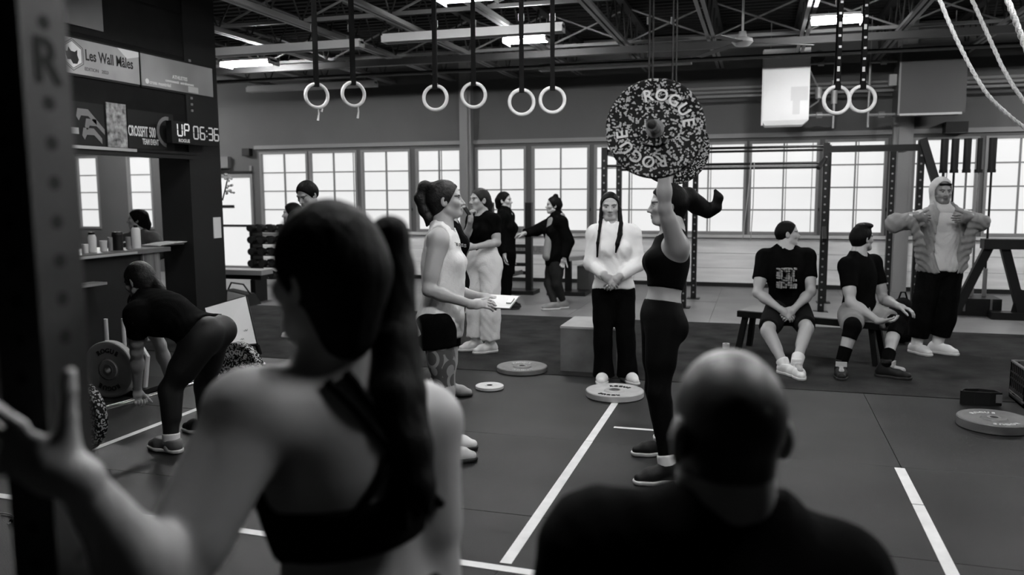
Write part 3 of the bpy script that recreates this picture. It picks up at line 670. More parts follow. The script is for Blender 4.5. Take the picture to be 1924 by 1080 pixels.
# ------------------------------------------------------------------ climbing ropes
M_rope = mat('manila_rope', 0.72, 0.8, bump=(90, 0.8), var=(70, 0.25))
def rope(pix, D, label, r):
    P = [at(x, y, D + 0.10*i) for i, (x, y) in enumerate(pix)]
    # smooth through points
    Q = []
    for i in range(len(P)-1):
        p0, p1, p2, p3 = P[max(i-1, 0)], P[i], P[i+1], P[min(i+2, len(P)-1)]
        for s in range(8):
            u = s/8; Q.append(0.5*((2*p1)+(p2-p0)*u+(2*p0-5*p1+4*p2-p3)*u*u+(3*p1-p0-3*p2+p3)*u**3))
    Q.append(P[-1])
    t = thing('climbing_rope', Q[0], label, 'rope', 'climbing ropes')
    # three twisted strands
    for k in range(3):
        pts = []; L = 0
        for i, c in enumerate(Q):
            if i: L += np.linalg.norm(c-Q[i-1])
            tt = nrm(Q[min(i+1, len(Q)-1)]-Q[max(i-1, 0)]); x, y, z = frame(tt, (0, 1, 0)); a = L*34+2*math.pi*k/3
            pts.append(c + (x*math.cos(a)+y*math.sin(a))*r*0.5)
        fine = []
        for i in range(len(pts)-1):
            fine += [pts[i], (pts[i]+pts[i+1])/2]
        MB().tube(pts, r*0.56, 7).build('strand', M_rope, t)
    return t
rope([(1742, -70), (1770, 10), (1805, 90), (1850, 170), (1890, 212), (1930, 244), (1990, 290), (2080, 345)], 6.2, 'climbing rope swept aside in the lowest curve, nearest the dark heater', 0.017)
rope([(1800, -60), (1832, 12), (1858, 70), (1890, 138), (1926, 192), (1990, 262), (2080, 312)], 6.75, 'climbing rope between the two other swept-aside ropes', 0.018)
rope([(1870, -60), (1897, 10), (1912, 50), (1930, 96), (1975, 190), (2080, 290)], 5.5, 'thickest climbing rope, highest of the swept-aside ropes', 0.021)

# ------------------------------------------------------------------ pull-up rig by the windows
M_rig = mat('rig_black', 0.006, 0.45, spec=0.2)
rig = thing('pullup_rig', (0, 11.6, 0), 'black steel pull-up rig standing before the windows', 'rig')
def upright(x, y, h, parent=rig, holes=True, m=M_rig, name='upright'):
    o = MB().box((x-0.038, y-0.038, 0), (x+0.038, y+0.038, h)).build(name, m, parent)
    if holes:
        hm = MB()
        for k in range(int((h-0.1)/0.1)): hm.cyl((x, y-0.0385, 0.1+0.1*k), (x, y-0.0395, 0.1+0.1*k), 0.013, n=8)
        tag(hm.build('pin_holes', mat('hole_light', 0.2, 0.5), o), kind='stuff')
    MB().box((x-0.09, y-0.09, 0), (x+0.09, y+0.09, 0.012)).build('foot_plate', m, parent)
    return o
for x in (-2.06, -0.96, 0.80, 1.90): upright(x, 11.3, 2.18)
for x in (-2.02, -0.90, 0.90, 1.72): upright(x, 12.3, 2.18)
def rbar(a, b, r=0.017): MB().cyl(a, b, r, n=8).build('pullup_bar', M_rig, rig)
for y, z in ((11.3, 2.14), (12.3, 2.14)): rbar((-2.06, y, z), (0.86, y, z))
rbar((-2.06, 11.3, 1.93), (0.80, 11.3, 1.93)); rbar((-2.06, 12.3, 1.90), (0.80, 12.3, 1.90))
MB().box((0.80, 11.26, 2.06), (1.90, 11.34, 2.14)).build('crossmember', M_rig, rig)
for x in (-2.04, -0.93, 0.85, 1.81): MB().box((x-0.03, 11.3, 2.08), (x+0.03, 12.3, 2.14)).build('crossmember', M_rig, rig)
MB().tube([(0.80, 11.3, 2.0), (0.70, 11.15, 1.86)], 0.03, 8).build('j_cup', M_rig, rig)
MB().beam((1.90, 11.26, 2.2), (2.10, 11.2, 1.55), 0.09, 0.09).build('pad_arm', M_rig, rig)
MB().beam((0.80, 11.26, 1.1), (0.80, 11.1, 0.95), 0.05, 0.06).build('spotter_arm', M_rig, rig)
# resistance bands hanging from the rig
t = thing('resistance_band', (0.0, 11.25, 1.9), 'thin grey resistance band looped over the rig bar', 'band')
MB().tube([(-0.12, 11.28, 1.95), (-0.16, 11.26, 1.4), (-0.20, 11.26, 0.95), (-0.10, 11.26, 0.93), (-0.08, 11.26, 1.4), (-0.08, 11.28, 1.95)], 0.007, 6, True).build('loop', mat('band_grey', 0.25, 0.6), t)

# barbells stored upright in a floor stand
st = thing('barbell_stand', (2.5, 11.55, 0), 'low black floor stand holding upright barbells', 'barbell stand')
MB().box((2.05, 11.42, 0.0), (2.92, 11.87, 0.06)).build('base_plate', M_rig, st)
MB().box((2.05, 11.42, 0.06), (2.92, 11.87, 0.22)).build('tray', M_rig, st)
for x in (2.2, 2.5, 2.8): MB().box((x-0.012, 11.405, 0.06), (x+0.012, 11.42, 0.22)).build('rib', mat('rib_grey', 0.12, 0.4), st)
for k, px in enumerate((1768, 1788, 1811, 1834, 1858)):
    p = onY(px, 400, 11.7); x = float(p[0])
    t = thing('upright_barbell', (x, 11.7, 0.22), ['upright barbell nearest the rig post', 'second upright barbell from the rig post', 'middle upright barbell in the floor stand', 'fourth upright barbell from the rig post', 'upright barbell farthest from the rig post'][k], 'barbell', 'barbells in the stand')
    MB().cyl((x, 11.7, 0.222), (x, 11.7, 1.80), 0.014, n=8).build('shaft', M_chrome if k in (2, 3) else M_rig, t)
    MB().cyl((x, 11.7, 1.79), (x, 11.7, 1.83), 0.05, n=14).build('collar', M_rig, t)
    MB().cyl((x, 11.7, 1.83), (x, 11.7, 2.22), 0.045 if k != 3 else 0.03, n=14).build('sleeve', M_rig, t)
    MB().cyl((x, 11.7, 0.222), (x, 11.7, 0.58), 0.026, n=14).build('sleeve', M_hub, t)
# black trestle of slanted legs
tr = thing('trestle_frame', (3.2, 11.2, 0), 'black steel trestle with slanting legs and a thick top beam', 'trestle')
MB().box((2.62, 11.15, 0.86), (4.0, 11.35, 0.98)).build('top_beam', M_rig, tr)
MB().box((2.75, 11.15, 0.0), (4.0, 11.35, 0.09)).build('base_beam', M_rig, tr)
for xa, xb in ((2.70, 2.36), (2.86, 3.10), (3.18, 3.46), (3.55, 3.85)): MB().beam((xa, 11.25, 0.9), (xb, 11.25, 0.05), 0.10, 0.09, (0, 1, 0)).build('leg', M_rig, tr)
for xa, xb in ((3.05, 3.0), (3.06, 3.22)): MB().beam((xa, 11.25, 0.36), (xb, 11.25, 0.08), 0.04, 0.04, (0, 1, 0)).build('brace', M_rig, tr)
t = thing('kettlebell', (2.36, 11.62, 0.22), 'dark kettlebell with pale handle on the floor stand', 'kettlebell')
# kettlebell body + handle
p = A(2.36, 11.54, 0.222); t.location = p
MB().lathe([(0.001, 0), (0.06, 0.0), (0.09, 0.05), (0.095, 0.10), (0.075, 0.155), (0.04, 0.185), (0.001, 0.19)], p, (0, 0, 1), 20).build('bell', M_ringblack, t)
MB().tube([p+A(-0.05, 0, 0.16), p+A(-0.06, 0, 0.23), p+A(0, 0, 0.27), p+A(0.06, 0, 0.23), p+A(0.05, 0, 0.16)], 0.015).build('handle', M_hub, t)

# ------------------------------------------------------------------ press station between the columns
pb = thing('bench_press_station', (-4.2, 12.3, 0), 'black bench press station with tall uprights below the windows', 'bench station')
for x in (-4.05, -3.42):
    MB().box((x-0.05, 12.25, 0), (x+0.05, 12.35, 1.42)).build('upright', M_rig, pb)
for z in (0.62, 0.72, 0.43, 0.30): MB().box((-4.4, 12.26, z), (-3.42, 12.34, z+0.05)).build('crossbar', M_rig, pb)
MB().box((-4.75, 12.1, 0.0), (-3.3, 12.5, 0.06)).build('base_frame', M_rig, pb)
MB().box((-4.55, 11.7, 0.06), (-3.9, 12.2, 0.25)).build('weight_block', M_rig, pb)
MB().beam((-4.4, 11.75, 0.1), (-3.5, 12.2, 0.35), 0.06, 0.06).build('brace', mat('brace_grey', 0.06, 0.5), pb)
for i, (z0, z1, txt) in enumerate(((0.80, 0.98, 'ROGUE'), (0.50, 0.64, 'ROGUE'))):
    t = thing('wall_poster', (-3.76, WY-0.03, z0), ['grey lettered panel on the wall, higher of two behind the press station', 'grey lettered panel on the wall, lower of two behind the press station'][i], 'panel')
    MB().box((-4.15, WY-0.05, z0), (-3.6, WY-0.035, z1)).build('sheet', mat('panel_grey', 0.16, 0.6), t)
    put_text(MB(), txt, 0.13, (-3.87, WY-0.052, (z0+z1)/2), (1, 0, 0), (0, 0, 1), 0.001).build('lettering', M_inkg, t)
bn = thing('utility_bench', (-2.75, 12.4, 0), 'small utility bench with a pale pad behind the woman in the coat', 'bench')
MB().hexa([(-3.05, 12.2, 0.50), (-2.55, 12.2, 0.55), (-2.55, 12.5, 0.55), (-3.05, 12.5, 0.50), (-3.05, 12.2, 0.56), (-2.55, 12.2, 0.61), (-2.55, 12.5, 0.61), (-3.05, 12.5, 0.56)]).build('pad', mat('pad_grey', 0.22, 0.5), bn)
MB().box((-2.85, 12.3, 0.06), (-2.76, 12.4, 0.52)).build('post', M_rig, bn)
MB().box((-3.1, 12.15, 0), (-2.5, 12.55, 0.06)).build('base_frame', M_rig, bn)
MB().box((-2.72, 12.6, 0.0), (-2.50, 12.9, 0.42)).build('weight_stack', mat('stack_grey', 0.07, 0.6), bn)

# ------------------------------------------------------------------ left background: dumbbell tower, flat bench, whiteboard
dr = thing('dumbbell_rack', (-7.9, 12.3, 0), 'black tower rack of round dumbbells beside the glass door', 'dumbbell rack')
for x in (-8.35, -7.75): MB().box((x-0.03, 12.2, 0), (x+0.03, 12.5, 1.05)).build('side_frame', M_rig, dr)
for k in range(5): MB().box((-8.35, 12.2, 0.12+0.2*k), (-7.75, 12.5, 0.14+0.2*k)).build('shelf', M_rig, dr)
rnd = random.Random(2)
_db = None
for r_ in range(5):
    for c_ in range(3):
        x, z = -8.25+0.2*c_+rnd.uniform(-.01, .01), 0.14+0.2*r_+0.062
        t = thing('dumbbell', (x, 12.18, z), 'round black dumbbell on the %s shelf of the tower rack' % ('lowest', 'second lowest', 'middle', 'second highest', 'top')[r_], 'dumbbell', 'dumbbells on the tower rack')
        MB().cyl((x, 12.02, z), (x, 12.13, z), 0.06, n=14).build('head', M_ringblack, t)
        MB().cyl((x, 12.25, z), (x, 12.36, z), 0.06, n=14).build('head', M_ringblack, t)
        MB().cyl((x, 12.13, z), (x, 12.25, z), 0.016, n=8).build('handle', M_hub, t)
fb = thing('flat_bench', (-7.9, 10.9, 0), 'flat weight bench with a pale edge before the glass door', 'bench')
a = onZ(412, 525, 0.45); 
MB().box((-8.05, 10.3, 0.40), (-6.9, 10.6, 0.47)).build('pad', mat('bench_pad_pale', 0.30, 0.45), fb)
MB().box((-8.0, 10.36, 0.33), (-6.95, 10.54, 0.40)).build('frame', M_rig, fb)
for x in (-7.9, -7.05): MB().box((x-0.04, 10.3, 0.0), (x+0.04, 10.6, 0.33)).build('leg', M_rig, fb)
t = thing('shoe_pair_bag', (-7.2, 10.2, 0), 'dark gym bag with a pale flap under the flat bench', 'bag')
MB().hexa([(-7.35, 9.9, 0), (-6.85, 9.9, 0), (-6.85, 10.2, 0), (-7.35, 10.2, 0), (-7.28, 9.95, 0.22), (-6.92, 9.95, 0.16), (-6.92, 10.15, 0.16), (-7.28, 10.15, 0.22)]).build('body', M_dark, t)
MB().hexa([(-7.2, 9.88, 0.06), (-6.9, 9.88, 0.04), (-6.9, 9.9, 0.04), (-7.2, 9.9, 0.06), (-7.22, 9.93, 0.20), (-6.93, 9.93, 0.15), (-6.93, 9.95, 0.15), (-7.22, 9.95, 0.20)]).build('flap', mat('flap_pale', 0.25, 0.6), t)
MB().tube([(-7.3, 10.05, 0.2), (-7.2, 10.0, 0.32), (-7.0, 10.0, 0.30), (-6.92, 10.05, 0.15)], 0.012).build('strap', M_dark, t)
t = thing('gym_bag', (-8.0, 10.45, 0.472), 'small black bag lying on the flat bench', 'bag')
MB().hexa([(-8.0, 10.32, 0.472), (-7.72, 10.32, 0.472), (-7.72, 10.56, 0.472), (-8.0, 10.56, 0.472), (-7.97, 10.35, 0.58), (-7.78, 10.35, 0.55), (-7.78, 10.53, 0.55), (-7.97, 10.53, 0.58)]).build('body', M_dark, t)
MB().tube([(-7.96, 10.45, 0.57), (-7.9, 10.45, 0.63), (-7.82, 10.45, 0.55)], 0.008).build('strap', M_dark, t)
# whiteboard leaning beside the bent-over lifter
p0, p1 = onZ(478, 648, 0.04), None
P_tl, P_tr, P_br, P_bl = at(386, 580, 8.35), at(462, 558, 8.30), at(482, 646, 8.05), at(408, 652, 8.05)
wb = thing('whiteboard', (P_br+P_bl)/2*A(1, 1, 0), 'tilted white scoreboard with handwriting on a dark easel', 'whiteboard')
nv = nrm(np.cross(P_br-P_bl, P_tl-P_bl))
if nv@(CAMP-P_bl) < 0: nv = -nv
MB().prism([P_bl, P_br, P_tr, P_tl], nv, 0.012).build('sheet', mat('whiteboard_face', 0.9, 0.35), wb)
m = MB()
for a, b in ((P_bl, P_br), (P_br, P_tr), (P_tr, P_tl), (P_tl, P_bl)): m.beam(a-nv*0.005, b-nv*0.005, 0.025, 0.03, nv)
m.build('frame', M_rig, wb)
ux, uy = nrm(P_tr-P_tl), nrm(P_tl-P_bl)
m = MB(); rnd = random.Random(11)
def scr(u0, v0, L):   # a line of handwriting
    p = None
    for k in range(int(L/0.008)):
        c = P_bl + (P_br-P_bl)*(u0) + ux*k*0.008 + (P_tl-P_bl)*v0 + uy*(rnd.uniform(-.012, .012)) + nv*0.0135
        if p is not None and rnd.random() > 0.12: m.beam(p, c, 0.004, 0.001, nv)
        p = c
for u0, v0, L in ((0.25, 0.72, 0.10), (0.66, 0.80, 0.05), (0.4, 0.62, 0.08), (0.5, 0.28, 0.17), (0.55, 0.1, 0.08), (0.3, 0.1, 0.04)): scr(u0, v0, L)
m.build('handwriting', M_inkg, wb)
for q in (P_bl, P_br):
    MB().beam(q-nv*0.02, A(q[0], q[1]+0.05, 0.0), 0.03, 0.03).build('easel_leg', M_rig, wb)
MB().beam((P_tl+P_tr)/2-nv*0.03, A((P_tl[0]+P_tr[0])/2, (P_tl[1]+P_tr[1])/2+0.45, 0), 0.03, 0.03).build('easel_leg', M_rig, wb)

# ------------------------------------------------------------------ wooden box, bench, crate and small things on the floor
M_ply = mat('birch_ply', 0.115, 0.6, var=(7, 0.25, 7)); M_plytop = mat('birch_ply_pale', 0.36, 0.55, var=(5, 0.12))
p = onZ(1053, 697)
bx = thing('plyo_box', (p[0]+0.26, p[1]+0.25, 0), 'wooden plyometric box with a pale top behind the woman in white', 'box')
x0, y0 = float(p[0]), float(p[1]); wx, dy, hz = 0.50, 0.60, 0.405
MB().box((x0, y0, 0), (x0+wx, y0+0.018, hz-0.018)).build('panel', M_ply, bx); MB().box((x0, y0+dy-0.018, 0), (x0+wx, y0+dy, hz-0.018)).build('panel', M_ply, bx)
for xx in (x0, x0+wx-0.018): MB().box((xx, y0+0.018, 0), (xx+0.018, y0+dy-0.018, hz-0.018)).build('panel', M_ply, bx)
MB().box((x0-0.003, y0-0.003, hz-0.018), (x0+wx+0.003, y0+dy+0.003, hz)).build('top', M_plytop, bx)
# the men's bench
be = thing('wooden_bench', (0.45, 8.1, 0), 'low black bench where the two men sit', 'bench')
BA, BB = A(-0.08, 8.42, 0), A(1.02, 7.98, 0)
bu = nrm(BB-BA); bv = A(-bu[1], bu[0], 0)
BH = 0.40
MB().obox((BA+BB)/2+bu*0.0+bv*0.06+A(0, 0, BH-0.03), (bu, bv, A(0, 0, 1)), (0.66, 0.17, 0.03)).build('seat', M_rig, be)
MB().obox((BA+BB)/2+bv*0.06+A(0, 0, BH+0.004), (bu, bv, A(0, 0, 1)), (0.65, 0.165, 0.004)).build('seat_top', mat('bench_top_pale', 0.22, 0.4), be)
for e, sgn in ((BA, -1), (BB, 1)):
    for w_ in (-0.08, 0.20):
        MB().beam(e+bv*w_*0.7+A(0, 0, BH-0.05), e+bv*w_-bu*sgn*(-0.06)+A(0, 0, 0.0), 0.05, 0.05, bv).build('leg', M_rig, be)
# crate at the right
ct = thing('milk_crate', (2.05, 6.8, 0), 'black lattice plastic crate on the turf', 'crate')
cx0, cy0 = 1.87, 6.62; cw, cd, ch = 0.36, 0.36, 0.29
M_cr = mat('crate_black', 0.010, 0.45); M_crg = mat('crate_rim', 0.10, 0.45)
MB().box((cx0, cy0, 0.005), (cx0+cw, cy0+cd, 0.02)).build('bottom', M_cr, ct)
for (x_0, y_0, x_1, y_1) in ((cx0, cy0, cx0+cw, cy0+0.012), (cx0, cy0+cd-0.012, cx0+cw, cy0+cd), (cx0, cy0, cx0+0.012, cy0+cd), (cx0+cw-0.012, cy0, cx0+cw, cy0+cd)):
    m = MB()
    for z in (0.005, 0.06, ): m.box((x_0, y_0, z), (x_1, y_1, z+0.03))
    horiz = x_1-x_0 > 0.1
    L = cw if horiz else cd
    for k in range(9):
        f = k/8*L
        if horiz:
            m.box((x_0+min(f, L-0.012), y_0, 0.09), (x_0+min(f, L-0.012)+0.012, y_1, ch))
        else: m.box((x_0, y_0+min(f, L-0.012), 0.09), (x_1, y_0+min(f, L-0.012)+0.012, ch))
    for z in (0.15, 0.20): m.box((x_0, y_0, z), (x_1, y_1, z+0.012))
    m.build('lattice_side', M_cr, ct)
    MB().box((x_0-0.004, y_0-0.004, ch-0.012), (x_1+0.004, y_1+0.004, ch)).build('rim', M_crg, ct)
    MB().box((x_0-0.003, y_0-0.003, 0.055), (x_1+0.003, y_1+0.003, 0.062)).build('rim', M_crg, ct)
p = onZ(1364, 655)
t = thing('tape_roll', (p[0], p[1], 0.004), 'small roll of white tape standing on the turf', 'tape roll')
MB().lathe([(0.02, 0.0), (0.034, 0.0), (0.034, 0.05), (0.02, 0.05), (0.02, 0.0)], (p[0], p[1], 0.005), (0, 0, 1), 20).build('roll', mat('white_tape', 0.6, 0.7), t)
MB().lathe([(0.0195, 0.001), (0.0195, 0.049), (0.017, 0.049), (0.017, 0.001), (0.0195, 0.001)], (p[0], p[1], 0.005), (0, 0, 1), 16).build('core', mat('cardboard', 0.2, 0.8), t)
# black belt lying behind the grey plate
p = onZ(1850, 768)
t = thing('lifting_belt', (p[0], p[1], 0), 'coiled black lifting belt behind the dull grey plate', 'belt')
m = MB()
bc = A(p[0], p[1]+0.02, 0)
prof = [(-0.14, -0.05), (-0.10, 0.03), (0.0, 0.06), (0.10, 0.03), (0.13, -0.04), (0.05, -0.06), (-0.05, -0.06)]
for k in range(len(prof)):
    a_, b_ = prof[k], prof[(k+1) % len(prof)]
    m.beam(bc+A(a_[0], a_[1]+0.12, 0.055), bc+A(b_[0], b_[1]+0.12, 0.055), 0.009, 0.10)
m.build('strap', M_ringblack, t)
MB().box((bc[0]+0.09, bc[1]+0.06, 0.03), (bc[0]+0.13, bc[1]+0.075, 0.09)).build('buckle', M_hub, t)

# ------------------------------------------------------------------ near rack post on the left
pc = at(30, 60, 1.02)                      # its near edge
rx, ry = float(at(36, 60, 1.02)[0]), float(at(36, 60, 1.02)[1])
W = 0.076
rk = thing('rack_post', (rx-W/2, ry+W/2, 0), 'tall dark rack post with punched holes and a letter R, gripped by the ponytailed woman', 'rack post')
M_post = mat('post_satin_black', 0.030, 0.5, spec=0.3, var=(6, 0.12))
MB().box((rx-W, ry, 0.012), (rx, ry+W, 2.9)).build('upright', M_post, rk)
MB().box((rx-W-0.05, ry-0.05, 0.0), (rx+0.05, ry+W+0.05, 0.012)).build('foot_plate', M_post, rk)
yc = ry+W/2
hz0 = float(onX(74, 40, rx)[2]); hz1 = float(onX(112, 562, rx)[2])
stp = (hz0-hz1)/7.0
MH = mat('hole_black', 0.0015, 0.9)
k = -8
while True:
    z = hz0 - k*stp; k += 1
    if z < 0.15: break
    if z > 2.8 or k-1 == 1: continue
    MB().cyl((rx+0.0004, yc, z), (rx-0.004, yc, z), 0.0095, n=16).build('hole', MH, rk); MB().cyl((rx-W/2, ry-0.0004, z), (rx-W/2, ry+0.004, z), 0.0095, n=16).build('hole', MH, rk)
put_text(MB(), 'R', 0.082, (rx+0.0008, yc, hz0-stp*1.0), (0, 1, 0), (0, 0, 1), 0.0006, sx=0.9).build('cut_letter', mat('hole_black', 0.0015, 0.9), rk)
# jump rope loop lying left of the post
p = onZ(5, 985)
t = thing('jump_rope', (p[0]-0.1, p[1], 0.003), 'thin jump rope coiled on the floor by the rack post', 'jump rope')
cc = A(p[0]-0.10, p[1], 0.006)
MB().tube([cc+A(0.13*math.cos(a/30*2*math.pi), 0.10*math.sin(a/30*2*math.pi), 0.001*a/30) for a in range(28)], 0.003, 6).build('cable', mat('cable_grey', 0.25, 0.5), t)
for s in (0, 1): MB().cyl(cc+A(0.13, 0.02+0.03*s, 0.006), cc+A(0.10, 0.17+0.03*s, 0.006), 0.010, n=8).build('handle', M_ringblack, t)
# ================================================================== PEOPLE: smooth continuous bodies from joint positions
def seg_d(P, a, b):
    ab = b-a; L2 = max(float(ab@ab), 1e-9)
    h = np.clip(((P[0]-a[0])*ab[0]+(P[1]-a[1])*ab[1]+(P[2]-a[2])*ab[2])/L2, 0, 1)
    return h, ab
class Prim:
    __slots__ = ('t', 'a', 'b', 'ra', 'rb', 'n', 's', 'ax', 'r', 'k', 'cuts', 'sub', 'tag')
    def bbox(p):
        if p.t == 'rc':
            R = max(p.ra, p.rb)*max(1.0, p.s); return np.minimum(p.a, p.b)-R, np.maximum(p.a, p.b)+R
        e = np.abs(p.ax).T @ np.array(p.r); return p.a-e, p.a+e
    def ev(p, X, Y, Z):
        if p.t == 'rc':
            q = [X-p.a[0], Y-p.a[1], Z-p.a[2]]
            if p.n is not None:      # stretched across direction n by factor s
                dn = (q[0]*p.n[0]+q[1]*p.n[1]+q[2]*p.n[2])*(1.0/p.s-1.0)
                q = [q[i]+dn*p.n[i] for i in range(3)]
                ab = p.b-p.a; ab = ab + p.n*float(ab@p.n)*(1.0/p.s-1.0)
            else: ab = p.b-p.a
            L2 = max(float(ab@ab), 1e-9)
            h = np.clip((q[0]*ab[0]+q[1]*ab[1]+q[2]*ab[2])/L2, 0, 1)
            d = np.sqrt((q[0]-ab[0]*h)**2+(q[1]-ab[1]*h)**2+(q[2]-ab[2]*h)**2)-(p.ra+(p.rb-p.ra)*h)
            if p.n is not None and p.s < 1: d = d*max(p.s, 0.6)
        else:
            u = [(X-p.a[0])*e[0]+(Y-p.a[1])*e[1]+(Z-p.a[2])*e[2] for e in p.ax]
            k0 = np.sqrt(sum((u[i]/p.r[i])**2 for i in range(3))); k1 = np.sqrt(sum((u[i]/p.r[i]**2)**2 for i in range(3)))
            d = k0*(k0-1)/np.maximum(k1, 1e-6)
        for c, n in p.cuts: d = np.maximum(d, (X-c[0])*n[0]+(Y-c[1])*n[1]+(Z-c[2])*n[2])
        return d
def rc(a, b, ra, rb=None, n=None, s=1.0, k=0.03, cuts=(), sub=False, tag=''):
    p = Prim(); p.t = 'rc'; p.a = np.asarray(a, float); p.b = np.asarray(b, float); p.ra = ra; p.rb = ra if rb is None else rb
    p.n = None if n is None else nrm(n); p.s = s; p.k = k; p.cuts = tuple((np.asarray(c, float), nrm(m)) for c, m in cuts); p.sub = sub; p.tag = tag; p.ax = None; p.r = None
    return p
def el(c, ax, r, k=0.03, cuts=(), sub=False, tag=''):
    p = Prim(); p.t = 'el'; p.a = np.asarray(c, float); p.b = None; p.ax = np.array([nrm(e) for e in ax]); p.r = tuple(r); p.k = k
    p.cuts = tuple((np.asarray(q, float), nrm(m)) for q, m in cuts); p.sub = sub; p.tag = tag; p.n = None; p.s = 1; p.ra = p.rb = 0
    return p
def grow(p, off, **kw):
    if p.t == 'rc': q = rc(p.a, p.b, p.ra+off, p.rb+off, p.n, p.s, p.k, p.cuts, p.sub, p.tag)
    else: q = el(p.a, p.ax, tuple(r+off for r in p.r), p.k, p.cuts, p.sub, p.tag)
    for k_, v in kw.items(): setattr(q, k_, tuple((np.asarray(c, float), nrm(m)) for c, m in v) if k_ == 'cuts' else v)
    return q
def field(prims, h, box=None, wrinkle=0.0, seed=0, gcuts=()):
    bbs = [p.bbox() for p in prims if not p.sub]
    lo = np.min([b[0] for b in bbs], 0)-3*h; hi = np.max([b[1] for b in bbs], 0)+3*h
    if box is not None: lo = np.maximum(lo, box[0]); hi = np.minimum(hi, box[1])
    n = np.maximum(np.ceil((hi-lo)/h).astype(int)+1, 4)
    F = np.full(n, 0.3, np.float32)
    g = [np.arange(n[i], dtype=np.float32)*h+lo[i] for i in range(3)]
    for p in prims:
        a, b = p.bbox(); m = p.k+3*h+(0.02 if p.t == 'el' else 0.01)
        i0 = np.maximum(np.floor((a-m-lo)/h).astype(int), 0); i1 = np.minimum(np.ceil((b+m-lo)/h).astype(int)+1, n)
        if np.any(i1 <= i0): continue
        sl = tuple(slice(i0[i], i1[i]) for i in range(3))
        d = p.ev(g[0][sl[0]][:, None, None], g[1][sl[1]][None, :, None], g[2][sl[2]][None, None, :]).astype(np.float32)
        A_ = F[sl]; k = max(p.k, 1e-4)
        if p.sub:
            d = -d; t = np.clip(0.5-0.5*(d-A_)/k, 0, 1); F[sl] = d*(1-t)+A_*t+k*t*(1-t)
        else:
            t = np.clip(0.5+0.5*(d-A_)/k, 0, 1); F[sl] = d*(1-t)+A_*t-k*t*(1-t)
    if wrinkle:
        X, Y, Z = g[0][:, None, None], g[1][None, :, None], g[2][None, None, :]; r = random.Random(seed); W = 0
        for _ in range(4):
            kx, ky, kz = [r.uniform(-38, 38) for _ in range(3)]; W = W+np.sin(kx*X+ky*Y+kz*Z*0.8+r.uniform(0, 6))
        W = W+1.2*np.sin(70*Z+9*np.sin(14*X+3)+8*np.sin(12*Y))
        F = F+(W*wrinkle*0.28).astype(np.float32)
    for c, nn in gcuts:
        nn = nrm(nn); X, Y, Z = g[0][:, None, None], g[1][None, :, None], g[2][None, None, :]
        F = np.maximum(F, ((X-c[0])*nn[0]+(Y-c[1])*nn[1]+(Z-c[2])*nn[2]).astype(np.float32))
    return F, lo, h
def nets(F, lo, h):
    ins = F < 0; n = np.array(F.shape)
    cnt = np.zeros(n-1, np.uint8)
    off = [(i, j, k) for i in (0, 1) for j in (0, 1) for k in (0, 1)]
    for i, j, k in off: cnt += ins[i:n[0]-1+i, j:n[1]-1+j, k:n[2]-1+k]
    act = np.argwhere((cnt > 0) & (cnt < 8))
    if len(act) == 0: return np.zeros((0, 3)), np.zeros((0, 4), int)
    idx = np.full(n-1, -1, np.int32); idx[act[:, 0], act[:, 1], act[:, 2]] = np.arange(len(act))
    V = {o: F[act[:, 0]+o[0], act[:, 1]+o[1], act[:, 2]+o[2]] for o in off}
    acc = np.zeros((len(act), 3)); w = np.zeros(len(act))
    for o in off:
        for ax in range(3):
            if o[ax]: continue
            o2 = list(o); o2[ax] = 1; o2 = tuple(o2); a, b = V[o], V[o2]
            m = (a < 0) != (b < 0); t = np.where(m, a/np.where(np.abs(a-b) < 1e-9, 1, a-b), 0)
            pt = np.tile(np.array(o, float), (len(act), 1)); pt[:, ax] += t
            acc += pt*m[:, None]; w += m
    verts = lo+(act+acc/np.maximum(w, 1)[:, None])*h
    quads = []
    for ax in range(3):
        u, v = (ax+1) % 3, (ax+2) % 3
        sa = [slice(None)]*3; sb = [slice(None)]*3; sa[ax] = slice(0, -1); sb[ax] = slice(1, None)
        A_, B_ = ins[tuple(sa)], ins[tuple(sb)]; e = np.argwhere(A_ != B_)
        e = e[(e[:, u] > 0) & (e[:, v] > 0) & (e[:, u] < n[u]-1) & (e[:, v] < n[v]-1)]
        if not len(e): continue
        flip = A_[e[:, 0], e[:, 1], e[:, 2]]
        def ci(du, dv):
            c = e.copy(); c[:, u] += du; c[:, v] += dv; return idx[c[:, 0], c[:, 1], c[:, 2]]
        q = np.stack([ci(-1, -1), ci(0, -1), ci(0, 0), ci(-1, 0)], 1)
        q = np.where(flip[:, None], q, q[:, ::-1]); quads.append(q)
    q = np.concatenate(quads); q = q[(q >= 0).all(1)]
    return verts, q
def np_mesh(name, V, Q, material, parent, colfn=None):
    L = parent_origin(parent); me = bpy.data.meshes.new(name)
    Vl = (V-L).astype(np.float32)
    me.vertices.add(len(V)); me.vertices.foreach_set('co', Vl.ravel())
    me.loops.add(len(Q)*4); me.loops.foreach_set('vertex_index', Q.ravel().astype(np.int32))
    me.polygons.add(len(Q)); me.polygons.foreach_set('loop_start', np.arange(0, len(Q)*4, 4, dtype=np.int32))
    me.polygons.foreach_set('use_smooth', np.ones(len(Q), bool)); me.update(calc_edges=True); me.validate()
    if colfn is not None:
        c = colfn(V); at_ = me.attributes.new('tone', 'FLOAT_COLOR', 'POINT')
        buf = np.ones((len(V), 4), np.float32); buf[:, :3] = c[:, None]; at_.data.foreach_set('color', buf.ravel())
    me.materials.append(material)
    o = bpy.data.objects.new(name, me); COL.objects.link(o); o.parent = parent
    return o
def solid(name, prims, h, material, parent, wrinkle=0.0, seed=0, gcuts=()):
    V, Q = nets(*field(prims, h, None, wrinkle, seed, gcuts))
    if len(Q) == 0: print('EMPTY', name); return None
    return np_mesh(name, V, Q, material, parent)
